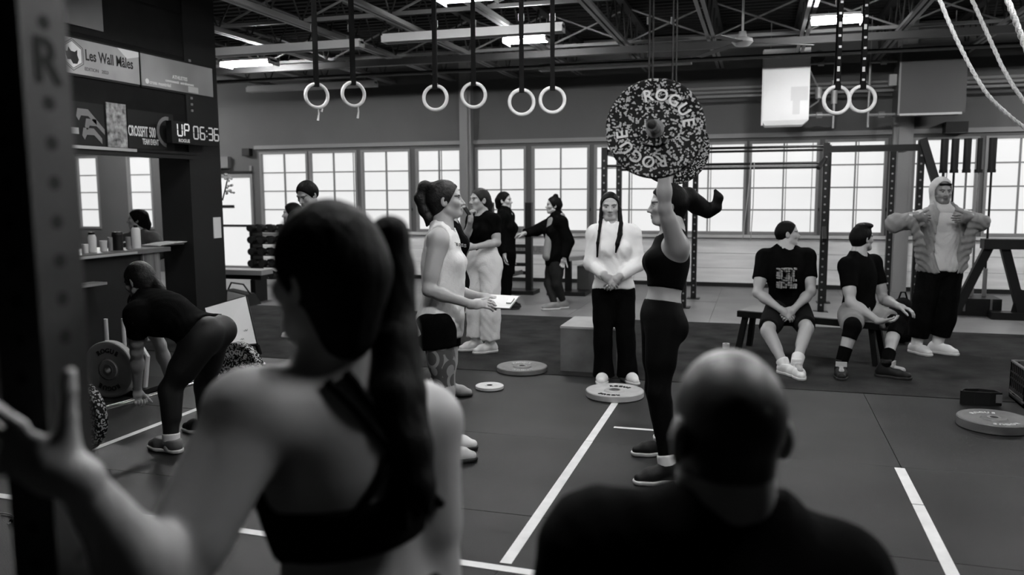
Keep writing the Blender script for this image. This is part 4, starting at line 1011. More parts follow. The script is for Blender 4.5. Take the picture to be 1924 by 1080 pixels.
def lerp(a, b, t): return np.asarray(a)*(1-t)+np.asarray(b)*t
SKIN = {}
def skin_mat(v=0.4, rough=0.5):
    return mat('skin', 0.4, rough, attr='tone', bump=(160, 0.06))

class Person:
    """J: world joint positions - neck, shL, shR, elL, elR, wrL, wrR, hipL, hipR, knL, knR, anL, anR, head (centre); facing from head f/u."""
    def __init__(s, label, J, hf, hu=(0, 0, 1), sex='f', sc=1.0, h=0.011, tone=0.42, root=None, toes=None, hands=None, headscale=1.0, bulk=1.0, armscale=1.0, bust=1.0, ear=1.0, brow=0.03, feet=True, arms=True, name='person'):
        s.J = {k: np.asarray(v, float) for k, v in J.items()}; J = s.J
        s.h = h; s.sex = sex; s.sc = sc; s.tone = tone; s.bulk = bulk; s.brow = brow; s.arms_ = armscale; s.ear = ear; s.bust = bust; s.tint = None
        s.hf = nrm(hf); hu = np.asarray(hu, float); s.hu = nrm(hu - s.hf*(hu@s.hf)); s.hr = np.cross(s.hf, s.hu); s.hs = headscale*sc
        s.P = (J['hipL']+J['hipR'])/2; s.up = nrm(J['neck']-s.P)
        lat = nrm(J['hipR']-J['hipL'])*0.5+nrm(J['shR']-J['shL'])*0.5; s.lat = nrm(lat-s.up*(lat@s.up)); s.fw = np.cross(s.up, s.lat)
        lh = nrm(J['hipR']-J['hipL']); s.lath = lh
        ls = nrm(J['shR']-J['shL']); s.lats = nrm(ls-s.up*(ls@s.up)); s.fws = np.cross(s.up, s.lats)
        lh2 = nrm(lh-s.up*(lh@s.up)); s.fwh = np.cross(s.up, lh2)
        s.toes = toes or {}; s.hands = hands or {}
        r = s.P*A(1, 1, 0) if root is None else np.asarray(root, float)
        s.root = thing(name, r, label, 'person')
        s.make_prims(feet, arms)
    def make_prims(s, feet, arms):
        J, sc, b = s.J, s.sc, s.bulk; f = s.sex == 'f'
        up = s.up; T = []
        L = np.linalg.norm(J['neck']-s.P)
        hw = (0.160 if f else 0.155)*sc*b; ww = (0.118 if f else 0.145)*sc*b; cw = (0.135 if f else 0.165)*sc*b
        dp = (0.108 if f else 0.11)*sc*b; dw = (0.088 if f else 0.105)*sc*b; dc = (0.105 if f else 0.122)*sc*b
        lh2 = nrm(s.lath-up*(s.lath@up))
        T.append(el(s.P+up*0.02*sc, (lh2, s.fwh, up), (hw, dp, 0.13*sc), 0.05, tag='pelvis'))
        T.append(rc(s.P+up*0.05*sc, s.P+up*L*0.62, dw*1.0, dw*1.05, s.lat, ww/dw, 0.07, tag='waist'))
        T.append(el(s.P+up*L*0.68, (s.lats, s.fws, up), (cw, dc, 0.20*sc), 0.06, tag='chest'))
        T.append(rc(lerp(J['shL'], J['shR'], 0.14)-up*0.015*sc, lerp(J['shL'], J['shR'], 0.86)-up*0.015*sc, 0.058*sc*b, None, k=0.06, tag='shoulders'))
        for sd in ('L', 'R'):
            T.append(rc(J['neck']+up*0.03*sc, lerp(J['neck'], J['sh'+sd], 0.8)+up*0.0, 0.042*sc*b, 0.035*sc*b, k=0.05, tag='trap'))
            if f: T.append(el(s.P+up*L*0.64+s.fws*dc*0.80+(s.lats*(1 if sd == 'R' else -1))*0.068*sc, (s.lats, s.fws, up), (0.062*sc*s.bust, 0.055*sc*s.bust, 0.06*sc*s.bust), 0.045, tag='bust'))
            sg = 1 if sd == 'R' else -1
            T.append(el(s.P-s.fwh*(0.062 if f else 0.05)*sc+lh2*sg*0.068*sc-up*0.03*sc, (lh2, s.fwh, up), (0.088*sc*b, 0.085*sc*b, 0.095*sc), 0.04, tag='seat'))
        ua, fa = (0.043, 0.036) if f else (0.053, 0.044)
        ua *= sc*b*s.arms_; fa *= sc*b*s.arms_
        Ar = {}
        for sd in ('L', 'R'):
            if 'el'+sd not in J: continue
            S_, E, W_ = J['sh'+sd], J['el'+sd], J['wr'+sd]
            T.append(el(S_, (nrm(E-S_), *frame(E-S_)[:2]), (0.07*sc*b, 0.058*sc*b*(1.1 if not f else 1)*s.arms_, 0.058*sc*b*(1.1 if not f else 1)*s.arms_), 0.045, tag='deltoid'))
            T.append(rc(S_, E, ua*1.08, ua*0.80, k=0.03, tag='uparm'+sd))
            T.append(rc(lerp(S_, E, 0.3), lerp(S_, E, 0.7), ua*1.06, ua*1.0, k=0.03, tag='uparm'+sd))
            T.append(rc(E, lerp(E, W_, 0.35), ua*0.80, fa*1.05, k=0.025, tag='forearm'+sd))
            T.append(rc(lerp(E, W_, 0.3), W_, fa*1.05, 0.0245*sc*(1.0 if f else 1.12), k=0.025, tag='forearm'+sd))
        th, kn, ca, an = ((0.084, 0.056, 0.053, 0.034) if f else (0.084, 0.058, 0.056, 0.037))
        th, kn, ca, an = [q*sc*b for q in (th, kn, ca, an)]
        for sd in ('L', 'R'):
            if 'kn'+sd not in J: continue
            H_, K, N = J['hip'+sd], J['kn'+sd], J['an'+sd]
            T.append(rc(H_, K, th, kn, k=0.045, tag='thigh'+sd))
            T.append(rc(lerp(H_, K, 0.15), lerp(H_, K, 0.55), th*0.98, th*0.90, k=0.04, tag='thigh'+sd))
            T.append(rc(K, N, kn*0.92, an, k=0.03, tag='calf'+sd))
            # calf muscle behind the shin
            t = nrm(N-K); bk = (H_-K)-t*((H_-K)@t); bk = bk if np.linalg.norm(bk) > 0.06 else -s.fwh; bk = nrm(bk-t*(bk@t))
            if bk@s.fwh > 0.2 and abs(t@s.up) > 0.85: bk = -bk
            T.append(rc(lerp(K, N, 0.14)+bk*0.012*sc, lerp(K, N, 0.48)+bk*0.012*sc, ca*0.98, ca*0.80, k=0.03, tag='calf'+sd))
            if feet and sd in s.toes:
                td = nrm(s.toes[sd]); T.append(rc(N-td*0.03*sc-A(0, 0, 0.03)*sc, N+td*0.13*sc-A(0, 0, 0.045)*sc, 0.034*sc, 0.026*sc, k=0.03, tag='foot'+sd))
        # neck and head
        hc = J['head']; F_, U, R_ = s.hf, s.hu, s.hr; q = s.hs
        def hp(r_, f_, u_): return hc+R_*r_*q+F_*f_*q+U*u_*q
        s.hp = hp
        nr = (0.050 if f else 0.060)*sc
        T.append(rc(J['neck']-up*0.01, hp(0, -0.02, -0.045), nr*1.12, nr, k=0.035, tag='neck'))
        hd = [el(hp(0, -0.012, 0.030), (R_, F_, U), (0.073*q, 0.094*q, 0.088*q), 0.02, tag='head'),
              el(hp(0, 0.030, -0.035), (R_, F_, U), (0.058*q, 0.062*q, 0.075*q), 0.025, tag='head'),
              rc(hp(-0.022, 0.066, -0.088), hp(0.022, 0.066, -0.088), (0.018 if f else 0.021)*q, k=0.025, tag='head'),
              rc(hp(-0.05, 0.012, -0.062), hp(-0.02, 0.060, -0.088), 0.018*q, 0.016*q, k=0.02, tag='head'), rc(hp(0.05, 0.012, -0.062), hp(0.02, 0.060, -0.088), 0.018*q, 0.016*q, k=0.02, tag='head'),
              rc(hp(-0.036, 0.072, 0.026), hp(0.036, 0.072, 0.026), 0.014*q, k=0.014, tag='head'),
              rc(hp(0, 0.083, 0.012), hp(0, 0.106, -0.026), 0.007*q, 0.0105*q, k=0.012, tag='head'),
              rc(hp(-0.012, 0.092, -0.030), hp(0.012, 0.092, -0.030), 0.0085*q, k=0.008, tag='head'),
              el(hp(-0.042, 0.060, -0.018), (R_, F_, U), (0.022*q, 0.02*q, 0.02*q), 0.02, tag='head'), el(hp(0.042, 0.060, -0.018), (R_, F_, U), (0.022*q, 0.02*q, 0.02*q), 0.02, tag='head')]
        for g in (-1, 1):
            hd.append(el(hp(g*0.031, 0.094, 0.006), (R_, F_, U), (0.017*q, 0.014*q, 0.011*q), 0.010, sub=True, tag='head'))
            hd.append(el(hp(g*0.031, 0.075, 0.005), (R_, F_, U), (0.013*q, 0.012*q, 0.0105*q), 0.003, tag='head'))
            hd.append(el(hp(g*(0.074+0.006*(s.ear-1)*4), -0.010, -0.008), (R_*1.0+F_*0.35*g, F_, U), (0.009*q*s.ear, 0.019*q*s.ear, 0.031*q*s.ear), 0.008, tag='head'))
            hd.append(el(hp(g*0.080, -0.004, -0.006), (R_, F_, U), (0.006*q, 0.009*q, 0.016*q), 0.006, sub=True, tag='head'))
        hd.append(el(hp(0, 0.084, -0.054), (R_, F_, U), (0.023*q, 0.012*q, 0.0065*q), 0.006, tag='head'))
        hd.append(el(hp(0, 0.082, -0.067), (R_, F_, U), (0.020*q, 0.012*q, 0.007*q), 0.006, tag='head'))
        hd.append(rc(hp(-0.02, 0.097, -0.0605), hp(0.02, 0.097, -0.0605), 0.0028*q, k=0.003, sub=True, tag='head'))
        s.headp = hd
        hn = []
        for sd in ('L', 'R'):
            if 'wr'+sd in J and sd in s.hands: hn += s.make_hand(sd, **s.hands[sd])
        s.handp = hn
        s.T = T
    def make_hand(s, sd, d, n, curl=0.5, spread=0.0, thumb=None, curls=None):
        w = s.J['wr'+sd]; q = s.sc*(1.0 if s.sex == 'f' else 1.1); d = nrm(d); n = np.asarray(n, float); n = nrm(n-d*(n@d)); t = np.cross(d, n)*(1 if sd == 'R' else -1)
        out = [rc(w-d*0.01*q, w+d*0.03*q, 0.024*q, 0.026*q, t, 1.15, 0.012, tag='hand'), rc(w+d*0.025*q, w+d*0.082*q, 0.0135*q, 0.0115*q, t, 2.6, 0.012, tag='hand')]
        Ls = (0.066, 0.074, 0.069, 0.054); base = (0.030, 0.0105, -0.0095, -0.028)
        for i in range(4):
            c = curls[i] if curls is not None else curl
            p = w+d*(0.086-abs(i-1.2)*0.004)*q+t*base[i]*q; dd = nrm(d+t*(0.12*(1.5-i)/1.5)*(spread+0.15)); ang = 0
            r = (0.0088, 0.0090, 0.0086, 0.0076)[i]*q
            for j, fr in enumerate((0.46, 0.31, 0.25)):
                ang += c*(1.05, 1.25, 0.85)[j]; e = p+(dd*math.cos(ang)+n*math.sin(ang))*Ls[i]*fr*1.05*q
                out.append(rc(p, e, r, r*0.93, k=0.004, tag='hand')); p = e; r *= 0.93
        tb = w+d*0.022*q+t*0.022*q+n*0.004*q; td = nrm(d*0.75+t*0.62+n*0.35) if thumb is None else nrm(thumb)
        m = tb+td*0.044*q; out.append(rc(tb, m, 0.0145*q, 0.0105*q, k=0.012, tag='hand'))
        td2 = nrm(td+d*0.35+n*0.25*curl) if thumb is None else nrm(td*1.0)
        e = m+td2*0.032*q; out.append(rc(m, e, 0.0105*q, 0.0095*q, k=0.005, tag='hand')); out.append(rc(e, e+nrm(td2+n*0.15)*0.022*q, 0.0095*q, 0.0075*q, k=0.004, tag='hand'))
        return out
    def body(s, fine=0.0042):
        allp = s.T+s.headp+s.handp
        V, Q = nets(*field(s.T+[p for p in s.headp[:4]]+[p for p in s.handp[:0]], s.h))
        parts = []; hc = s.J['head']
        # finer mesh for the head above a plane through the neck
        nc = s.hp(0, -0.01, -0.105); nn = s.hu
        ctr = V[Q].mean(1); keep = ((ctr-nc)@nn < 0) | (np.linalg.norm(ctr-hc, axis=1) > 0.19*s.hs)
        regions = []
        Vh, Qh = nets(*field([p for p in s.T if p.tag in ('neck', 'trap')]+s.headp, fine, (hc-0.19*s.hs, hc+0.19*s.hs)))
        ch = Vh[Qh].mean(1); Qh = Qh[((ch-nc)@nn > -0.008)]
        parts.append((Vh, Qh))
        hw = {}
        for sd in ('L', 'R'):
            if 'wr'+sd in s.J and sd in s.hands:
                w = s.J['wr'+sd]; dd = nrm(w-s.J['el'+sd]); hw[sd] = (w, dd)
                keep &= ~(((ctr-(w-dd*0.012))@dd > 0) & (np.linalg.norm(ctr-w, axis=1) < 0.12))
        if hw:
            # each hand separately
            per = len(s.handp)//len(hw)
            for i, sd in enumerate([q for q in ('L', 'R') if q in hw]):
                hp_ = s.handp[i*per:(i+1)*per]; w, dd = hw[sd]
                Vx, Qx = nets(*field([p for p in s.T if p.tag == 'forearm'+sd]+hp_, fine, (w-0.24*s.sc, w+0.24*s.sc)))
                cx = Vx[Qx].mean(1); Qx = Qx[((cx-(w-dd*0.02))@dd > 0)]
                parts.append((Vx, Qx))
        Vs, Qs, o = [V], [Q[keep]], len(V)
        for v, q in parts: Vs.append(v); Qs.append(q+o); o += len(v)
        V, Q = np.concatenate(Vs), np.concatenate(Qs)
        used = np.unique(Q); rm = np.full(len(V), -1); rm[used] = np.arange(len(used)); V, Q = V[used], rm[Q]
        tone, brow = s.tone, s.brow
        def col(V):
            c = np.full(len(V), tone); q = s.hs; d = V-hc; r, f, u = d@s.hr/q, d@s.hf/q, d@s.hu/q
            near = (f > 0.05) & (np.abs(r) < 0.06)
            for g in (-1, 1):
                rr = g*r
                c = np.where(near & (np.hypot((rr-0.031)/0.0125, (u-0.005)/0.0062) < 1), tone*0.85, c)
                c = np.where(near & (np.hypot(rr-0.031, u-0.005) < 0.0058), 0.01, c)
                c = np.where(near & (np.abs(rr-0.031) < 0.0145) & (np.abs(u-0.0125) < 0.0022), 0.02, c)
                bu = 0.0265-0.25*np.abs(rr-0.036)
                c = np.where(near & (rr > 0.012) & (rr < 0.054) & (np.abs(u-bu) < 0.0042), brow, c)
            c = np.where(near & (f > 0.07) & (np.hypot(r/0.023, (u+0.0605)/0.012) < 1), tone*0.62, c)
            if s.tint is not None: c = s.tint(c, r, f, u, V)
            return c
        s.bodyo = np_mesh('body', V, Q, skin_mat(), s.root, col)
        return s
    # ---------------------------------------------------------------- clothes
    def torso(s, off, tags=('pelvis', 'waist', 'chest', 'shoulders', 'bust', 'trap', 'seat')):
        return [grow(p, off) for p in s.T if p.tag in tags]
    def shirt(s, m, off=0.014, sleeve=0.5, hem=0.0, neck=0.075, name='shirt', wrinkle=0.004, fl=1.0, seed=1, vneck=0.0, ends=True, drop=0.0, tags=('pelvis', 'waist', 'chest', 'shoulders', 'bust', 'trap', 'seat')):
        J = s.J; pr = s.torso(off, tags); hemc = s.P+s.up*hem
        pr = [grow(p, 0, cuts=[(hemc, -s.up)]) for p in pr]
        if drop: pr.append(rc(s.P+s.up*(hem-0.02), s.P+s.up*0.25, 0.10*s.sc*s.bulk+off, 0.095*s.sc*s.bulk+off, s.lat, 1.35, 0.06, cuts=[(hemc, -s.up)]))
        for sd in ('L', 'R'):
            if 'el'+sd not in J or sleeve <= 0: continue
            S_, E, W_ = J['sh'+sd], J['el'+sd], J['wr'+sd]
            so = off*1.15*fl
            t = min(sleeve, 1.0); e = lerp(S_, E, t)
            cut = [(e, E-S_)] if sleeve < 1 else []
            pr.append(rc(S_, e, (0.052 if s.sex == 'f' else 0.062)*s.sc*s.bulk+so, (0.043 if s.sex == 'f' else 0.056)*s.sc*s.bulk+so, k=0.035, cuts=cut))
            pr.append(el(S_, (nrm(E-S_), *frame(E-S_)[:2]), (0.072*s.sc+off*0.5, 0.058*s.sc*s.bulk+off, 0.058*s.sc*s.bulk+off), 0.04, cuts=cut))
            if sleeve > 1:
                w = lerp(E, W_, sleeve-1); pr.append(rc(E, w, 0.040*s.sc*s.bulk+so, 0.028*s.sc*s.bulk+so*0.8, k=0.03, cuts=[(w, W_-E)]))
        if neck: pr.append(rc(J['neck']+s.up*0.02+s.fws*0.015-s.fws*0.0, J['neck']+s.up*0.20+s.fws*0.03, neck*s.sc, neck*1.3*s.sc, k=0.006, sub=True))
        if vneck: pr.append(el(J['neck']+s.fws*0.10-s.up*0.02, (s.lats, s.fws, s.up), (0.05, 0.08, vneck), 0.006, sub=True))
        return solid(name, pr, s.h, m, s.root, wrinkle, seed)
    def legs(s, m, off=0.006, length=1.9, top=0.09, name='trousers', wrinkle=0.0, flare=0.0, seed=2, kneeoff=0.0):
        J = s.J; tc = s.P+s.up*top
        pr = [grow(p, off, cuts=[(tc, s.up)]) for p in s.T if p.tag in ('pelvis', 'seat', 'waist')]
        for sd in ('L', 'R'):
            if 'kn'+sd not in J: continue
            H_, K, N = J['hip'+sd], J['kn'+sd], J['an'+sd]
            if length < 1:
                e = lerp(H_, K, length)
                pr += [grow(p, off, cuts=[(e, K-H_)]) for p in s.T if p.tag == 'thigh'+sd]
                pr.append(rc(H_, e, 0.088*s.sc*s.bulk+off, 0.070*s.sc*s.bulk+off*1.4, k=0.04, cuts=[(e, K-H_)]))
            else:
                pr += [grow(p, off) for p in s.T if p.tag == 'thigh'+sd]
                e = lerp(K, N, length-1)
                pr += [grow(p, off, cuts=[(e, N-K)]) for p in s.T if p.tag == 'calf'+sd]
                if flare or kneeoff: pr.append(rc(lerp(H_, K, 0.7), lerp(K, N, 0.25), 0.058*s.sc+off+kneeoff, 0.058*s.sc+off+kneeoff, k=0.04)); pr.append(rc(lerp(K, N, 0.2), e, 0.056*s.sc+off+kneeoff, 0.052*s.sc+off+flare, k=0.03, cuts=[(e, N-K)]))
        return solid(name, pr, s.h, m, s.root, wrinkle, seed)
    def shoe(s, sd, m, sole=None, z0=0.0, L=0.255, name='shoe', toe=None, h=0.006, sock=None, sockh=0.10, tilt=None):
        N = s.J['an'+sd]; td = np.asarray(s.toes[sd], float) if toe is None else np.asarray(toe, float); td = nrm(td*A(1, 1, 0)) if tilt is None else nrm(td); q = s.sc*(1.0 if s.sex == 'f' else 1.07)
        upz = A(0, 0, 1) if tilt is None else nrm(tilt); base = N*A(1, 1, 0)+A(0, 0, z0) if tilt is None else N-upz*0.085*q
        heel = base-td*0.045*q; l = np.cross(upz, td); k = L*q
        def pt(f_, z_): return heel+td*f_*k+upz*z_
        up_ = [rc(pt(0.0, 0.045), pt(0.05, 0.075), 0.034*q, 0.033*q, k=0.03), rc(pt(0.05, 0.045), pt(0.55, 0.042), 0.036*q, 0.040*q, k=0.03), rc(pt(0.55, 0.040), pt(0.80, 0.034), 0.041*q, 0.028*q, l, 1.12, 0.03), rc(pt(0.12, 0.06), N+upz*0.012, 0.042*q, 0.043*q, k=0.03), rc(pt(0.2, 0.075), pt(0.55, 0.05), 0.034*q, 0.032*q, k=0.03)]
        o = solid(name, up_, h, m, s.root, gcuts=[(base+upz*0.012, -upz), (N+upz*0.035, upz)])
        if sole is not None:
            sp = [rc(pt(0.0, 0.02), pt(0.05, 0.02), 0.037*q, k=0.02), rc(pt(0.05, 0.02), pt(0.55, 0.02), 0.039*q, 0.045*q, k=0.03), rc(pt(0.55, 0.02), pt(0.80, 0.02), 0.046*q, 0.036*q, l, 1.1, 0.03)]
            so = solid('sole', sp, h, sole, s.root, gcuts=[(base+upz*0.0012, -upz), (base+upz*0.026, upz)])
            if so and o: so.parent = o; so.matrix_parent_inverse = Matrix.Identity(4)
        if sock is not None:
            e = lerp(N, s.J['kn'+sd], min(1.0, sockh/np.linalg.norm(s.J['kn'+sd]-N)))
            solid('sock', [rc(N-upz*0.02, e, 0.041*q, 0.047*q, k=0.02, cuts=[(e, e-N)])]+([grow(p, 0.004, cuts=[(e, e-N)]) for p in s.T if p.tag == 'calf'+sd]), h, sock, s.root)
        return o
    def hair(s, m, extra=(), line=0.055, thick=0.010, back=-0.10, name='hair', cap=True, h=None, ears=True, wrinkle=0.0018):
        q = s.hs; pr = []
        if cap:
            # scalp cap: cut by a hairline plane (forehead to behind the jaw)
            c = s.hp(0, 0.062, line); nn = s.hf*0.80-s.hu*0.45; c2 = s.hp(0, -0.03, back)
            pr.append(el(s.hp(0, -0.014, 0.031), (s.hr, s.hf, s.hu), ((0.073+thick)*q, (0.094+thick)*q, (0.088+thick)*q), 0.015, cuts=[(c, nn), (c2, -s.hu+s.hf*0.2)]))
            pr.append(rc(s.hp(0, -0.055, 0.0), s.hp(0, -0.045, -0.06), (0.062+thick*0.5)*q, (0.048+thick*0.4)*q, s.hr, 1.08, 0.03, cuts=[(s.hp(0, -0.012, 0), nn*0+s.hf), (c2, -s.hu)]))
        pr += list(extra)
        return solid(name, pr, h or 0.006, m, s.root, wrinkle, 5)
    def chain(s, pts, rs, k=0.02): return [rc(pts[i], pts[i+1], rs[i], rs[i+1], k=k) for i in range(len(pts)-1)]
def bones(J, nm=''):
    g = lambda a, b: '%s%s %.2f' % (a, b, np.linalg.norm(np.asarray(J[a], float)-np.asarray(J[b], float))) if a in J and b in J else ''
    print('BONES', nm, *[g('sh'+s_, 'el'+s_)+' '+g('el'+s_, 'wr'+s_)+' '+g('hip'+s_, 'kn'+s_)+' '+g('kn'+s_, 'an'+s_) for s_ in 'LR'], g('shL', 'shR'), g('hipL', 'hipR'), 'torso %.2f' % np.linalg.norm(np.asarray(J['neck'])-(np.asarray(J['hipL'])+np.asarray(J['hipR']))/2), 'neck-head %.2f' % np.linalg.norm(np.asarray(J['neck'])-np.asarray(J['head'])), 'ank z', *['%.2f' % J['an'+s_][2] for s_ in 'LR' if 'an'+s_ in J], 'head z %.2f' % J['head'][2])
def jp(**k):   # pixel + camera depth -> place
    return {n: at(*v) if len(v) == 3 and isinstance(v, tuple) else np.asarray(v, float) for n, v in k.items()}
def straighten(J, fixed=()):
    return J
# ================================================================== PEOPLE in their places
CR, CF, UZ = A(_cy, _sy, 0), A(-_sy, _cy, 0), A(0, 0, 1)       # picture-right, into the picture, up
M_blk = mat('cloth_black', 0.0020, 0.9, spec=0.03, bump=(120, 0.2)); M_blk2 = mat('cloth_charcoal', 0.006, 0.85, spec=0.08, bump=(120, 0.2))
M_leg = mat('legging_black', 0.0020, 0.7, spec=0.04, bump=(200, 0.1)); M_whitec = mat('cloth_white', 0.80, 0.8, bump=(90, 0.2)); M_offw = mat('cloth_offwhite', 0.55, 0.85, bump=(90, 0.25))
M_greyc = mat('cloth_grey', 0.22, 0.85, bump=(90, 0.25)); M_greyj = mat('jacket_grey', 0.20, 0.75, bump=(60, 0.3)); M_hair = mat('hair_dark', 0.003, 0.6, spec=0.07, bump=(60, 0.6), stretch=(1, 1, 0.12)); M_hairb = mat('hair_brown', 0.010, 0.5, spec=0.2, bump=(60, 0.6))
M_shoeb = mat('shoe_black', 0.008, 0.6, spec=0.2); M_shoew = mat('shoe_white', 0.7, 0.6); M_solew = mat('sole_white', 0.6, 0.6); M_soleb = mat('sole_black', 0.01, 0.7); M_sockw = mat('sock_white', 0.7, 0.9)

# ---- the overhead lifter
barp = lambda D: pn+(pf-pn)*((D-3.77)/(5.1-3.77))
J = jp(head=(1253, 386, 4.72), neck=(1264, 432, 4.70), shL=(1273, 462, 4.56), shR=(1262, 456, 4.86), elL=(1249, 392, 4.48), elR=(1246, 390, 4.98),
       hipL=(1246, 604, 4.60), hipR=(1237, 602, 4.80), knL=(1238, 742, 4.52), knR=(1232, 730, 4.86), anL=(1254, 878, 4.47), anR=(1245, 836, 4.95))
J['wrL'] = barp(4.38)-UZ*0.080-CR*0.006; J['wrR'] = barp(5.0)-UZ*0.080-CR*0.006
bones(J, 'lifter')
p = Person('woman in black sports bra and leggings pressing a barbell overhead', J, -CR+CF*0.05-UZ*0.05, (0.05, 0, 1), toes={'L': -CR-CF*0.15, 'R': -CR-CF*0.1}, hands={'L': dict(d=UZ+CR*0.1, n=-CR, curl=1.05), 'R': dict(d=UZ+CR*0.1, n=-CR, curl=1.05)}, h=0.009, tone=0.34)
p.body(0.0042)
p.shirt(M_leg, 0.006, 0.0, 0.195, 0.095, 'sports_bra', 0.0, tags=('waist', 'chest', 'bust', 'trap'))
p.legs(M_leg, 0.005, 1.93, 0.10, 'leggings')
for sd in 'LR': p.shoe(sd, M_shoeb, M_solew, sock=M_sockw, sockh=0.06)
hb = [at(1272, 372, 4.75), at(1292, 372, 4.78), at(1312, 386, 4.80), at(1330, 396, 4.80), at(1345, 390, 4.79), at(1350, 372, 4.78), at(1344, 358, 4.78)]
p.hair(M_hair, p.chain(hb, [0.050, 0.058, 0.050, 0.038, 0.028, 0.022, 0.010], 0.03))

# ---- woman in the white pullover
D = 6.85
J = jp(head=(1146, 389, D), neck=(1151, 424, D), shR=(1119, 441, D), shL=(1187, 441, D), elR=(1110, 494, D-0.02), elL=(1199, 496, D-0.02), wrR=(1136, 519, D-0.20), wrL=(1162, 521, D-0.20),
       hipR=(1137, 552, D), hipL=(1169, 552, D), knR=(1132, 630, D-0.02), knL=(1176, 630, D-0.02), anR=(1134, 703, D+0.02), anL=(1179, 703, D+0.02))
bones(J, 'polo')
p = Person('woman in a white pullover and black flared trousers standing with clasped hands', J, -CF-CR*0.10-UZ*0.05, UZ, toes={'R': -CF-CR*0.25, 'L': -CF+CR*0.3}, hands={'R': dict(d=CR*0.7-UZ*0.6-CF*0.3, n=-UZ*0.3+CF, curl=0.45), 'L': dict(d=-CR*0.7-UZ*0.6-CF*0.3, n=CF-UZ*0.3, curl=0.45)}, tone=0.34, bust=0.8)
p.body(); p.shirt(M_whitec, 0.018, 1.93, 0.055, 0.062, 'pullover', 0.004)
solid('collar', [rc(J['neck']+UZ*0.015-CR*0.045-CF*0.01, J['neck']-UZ*0.03-CF*0.085, 0.014, 0.010, k=0.005), rc(J['neck']+UZ*0.015+CR*0.045-CF*0.01, J['neck']-UZ*0.03-CF*0.085, 0.014, 0.010, k=0.005), rc(J['neck']+UZ*0.015-CR*0.045-CF*0.01, J['neck']+UZ*0.03+CF*0.045, 0.014, k=0.01), rc(J['neck']+UZ*0.015+CR*0.045-CF*0.01, J['neck']+UZ*0.03+CF*0.045, 0.014, k=0.01)], 0.007, M_whitec, p.root)
p.legs(M_blk, 0.010, 2.05, 0.115, 'trousers', 0.002, flare=0.030, kneeoff=0.0)
for sd in 'LR': p.shoe(sd, M_shoew, M_solew)
pl = [p.hp(0.068, 0.0, 0.02), p.hp(0.075, 0.01, -0.07), at(1165, 432, D-0.10), at(1163, 452, D-0.13), at(1158, 471, D-0.14)]
pl2 = [p.hp(-0.068, 0.0, 0.02), p.hp(-0.075, 0.01, -0.07)]
pr_ = [p.hp(-0.07, 0.0, 0.02), p.hp(-0.072, 0.015, -0.07), at(1123, 440, D-0.10), at(1121, 478, D-0.12)]
p.hair(M_hair, p.chain([p.hp(-0.073, -0.005, 0.02), p.hp(-0.075, -0.01, -0.08), at(1165, 436, D-0.11), at(1164, 456, D-0.14), at(1158, 474, D-0.15)] if False else [at(1164, 392, D), at(1166, 420, D-0.06), at(1165, 440, D-0.12), at(1160, 458, D-0.145), at(1157, 474, D-0.15)], [0.018, 0.018, 0.020, 0.017, 0.008], 0.012)+p.chain([at(1130, 392, D), at(1128, 418, D-0.06), at(1126, 434, D-0.115), at(1123, 456, D-0.15), at(1122, 482, D-0.16)], [0.016, 0.014, 0.013, 0.012, 0.009], 0.01), line=0.075, thick=0.008)

# ---- the judge with the clipboard
D = 4.95
J = jp(head=(838, 376, D), neck=(832, 428, D), shR=(822, 452, D-0.15), shL=(838, 448, D+0.16), elR=(805, 545, D-0.20), elL=(852, 548, D+0.20), wrR=(886, 572, D-0.22), wrL=(905, 558, D+0.02),
       hipR=(822, 612, D-0.08), hipL=(832, 610, D+0.09), knR=(836, 738, D-0.08), knL=(838, 730, D+0.10), anR=(836, 852, D-0.10), anL=(840, 828, D+0.12))
bones(J, 'judge')
p = Person('woman judge in a white tank top holding a clipboard', J, CR+CF*0.05+UZ*0.04, UZ, toes={'R': CR, 'L': CR}, hands={'R': dict(d=CR+UZ*0.05, n=CF*0.6-UZ*0.7+CF*0, curl=0.35), 'L': dict(d=CR*0.9-CF*0.3, n=-UZ, curl=0.35)}, h=0.010, tone=0.36, bust=0.82)
p.body()
ah = [el(J['shR']-CF*0.03, (CR, CF, UZ), (0.075, 0.10, 0.115), 0.012, sub=True), el(J['shL']+CF*0.03, (CR, CF, UZ), (0.075, 0.10, 0.115), 0.012, sub=True)]
hemc = p.P+p.up*(-0.06)
pr = [grow(q, 0.014, cuts=[(hemc, -p.up)]) for q in p.T if q.tag in ('pelvis', 'waist', 'chest', 'bust', 'shoulders', 'trap', 'seat')]
pr.append(rc(p.P-p.up*0.05+CR*0.0, p.P+p.up*0.26+CR*0.03, 0.135, 0.115, CR, 0.95, 0.06, cuts=[(hemc, -p.up)]))
pr += ah+[rc(J['neck']+UZ*0.03+CR*0.01, J['neck']+UZ*0.2+CR*0.05, 0.085, 0.12, k=0.006, sub=True)]
tk = solid('tank_top', pr, 0.009, mat('tank_white', 0.72, 0.8, bump=(60, 0.3)), p.root, 0.005, 4)
Fj, jlo, jh = field(pr, 0.012)
def jsurf(px, py):          # where the sight line meets the tank top
    for k in range(120):
        q = at(px, py, D-0.45+k*0.006); i = np.round((q-jlo)/jh).astype(int)
        if np.all(i >= 0) and np.all(i < Fj.shape) and Fj[tuple(i)] < 0.0: return q
    return at(px, py, D-0.1)
m = MB()
for i_, ch in enumerate('CROSS'):
    put_text(m, ch, 0.026, jsurf(853+i_*5.2, 458+i_*1.0), nrm(CR*0.8+CF*0.6), nrm(UZ+CR*0.05), 0.006)
m.build('lettering', mat('tank_print', 0.3, 0.8), tk)
p.legs(M_blk, 0.010, 0.30, 0.06, 'shorts', 0.003)
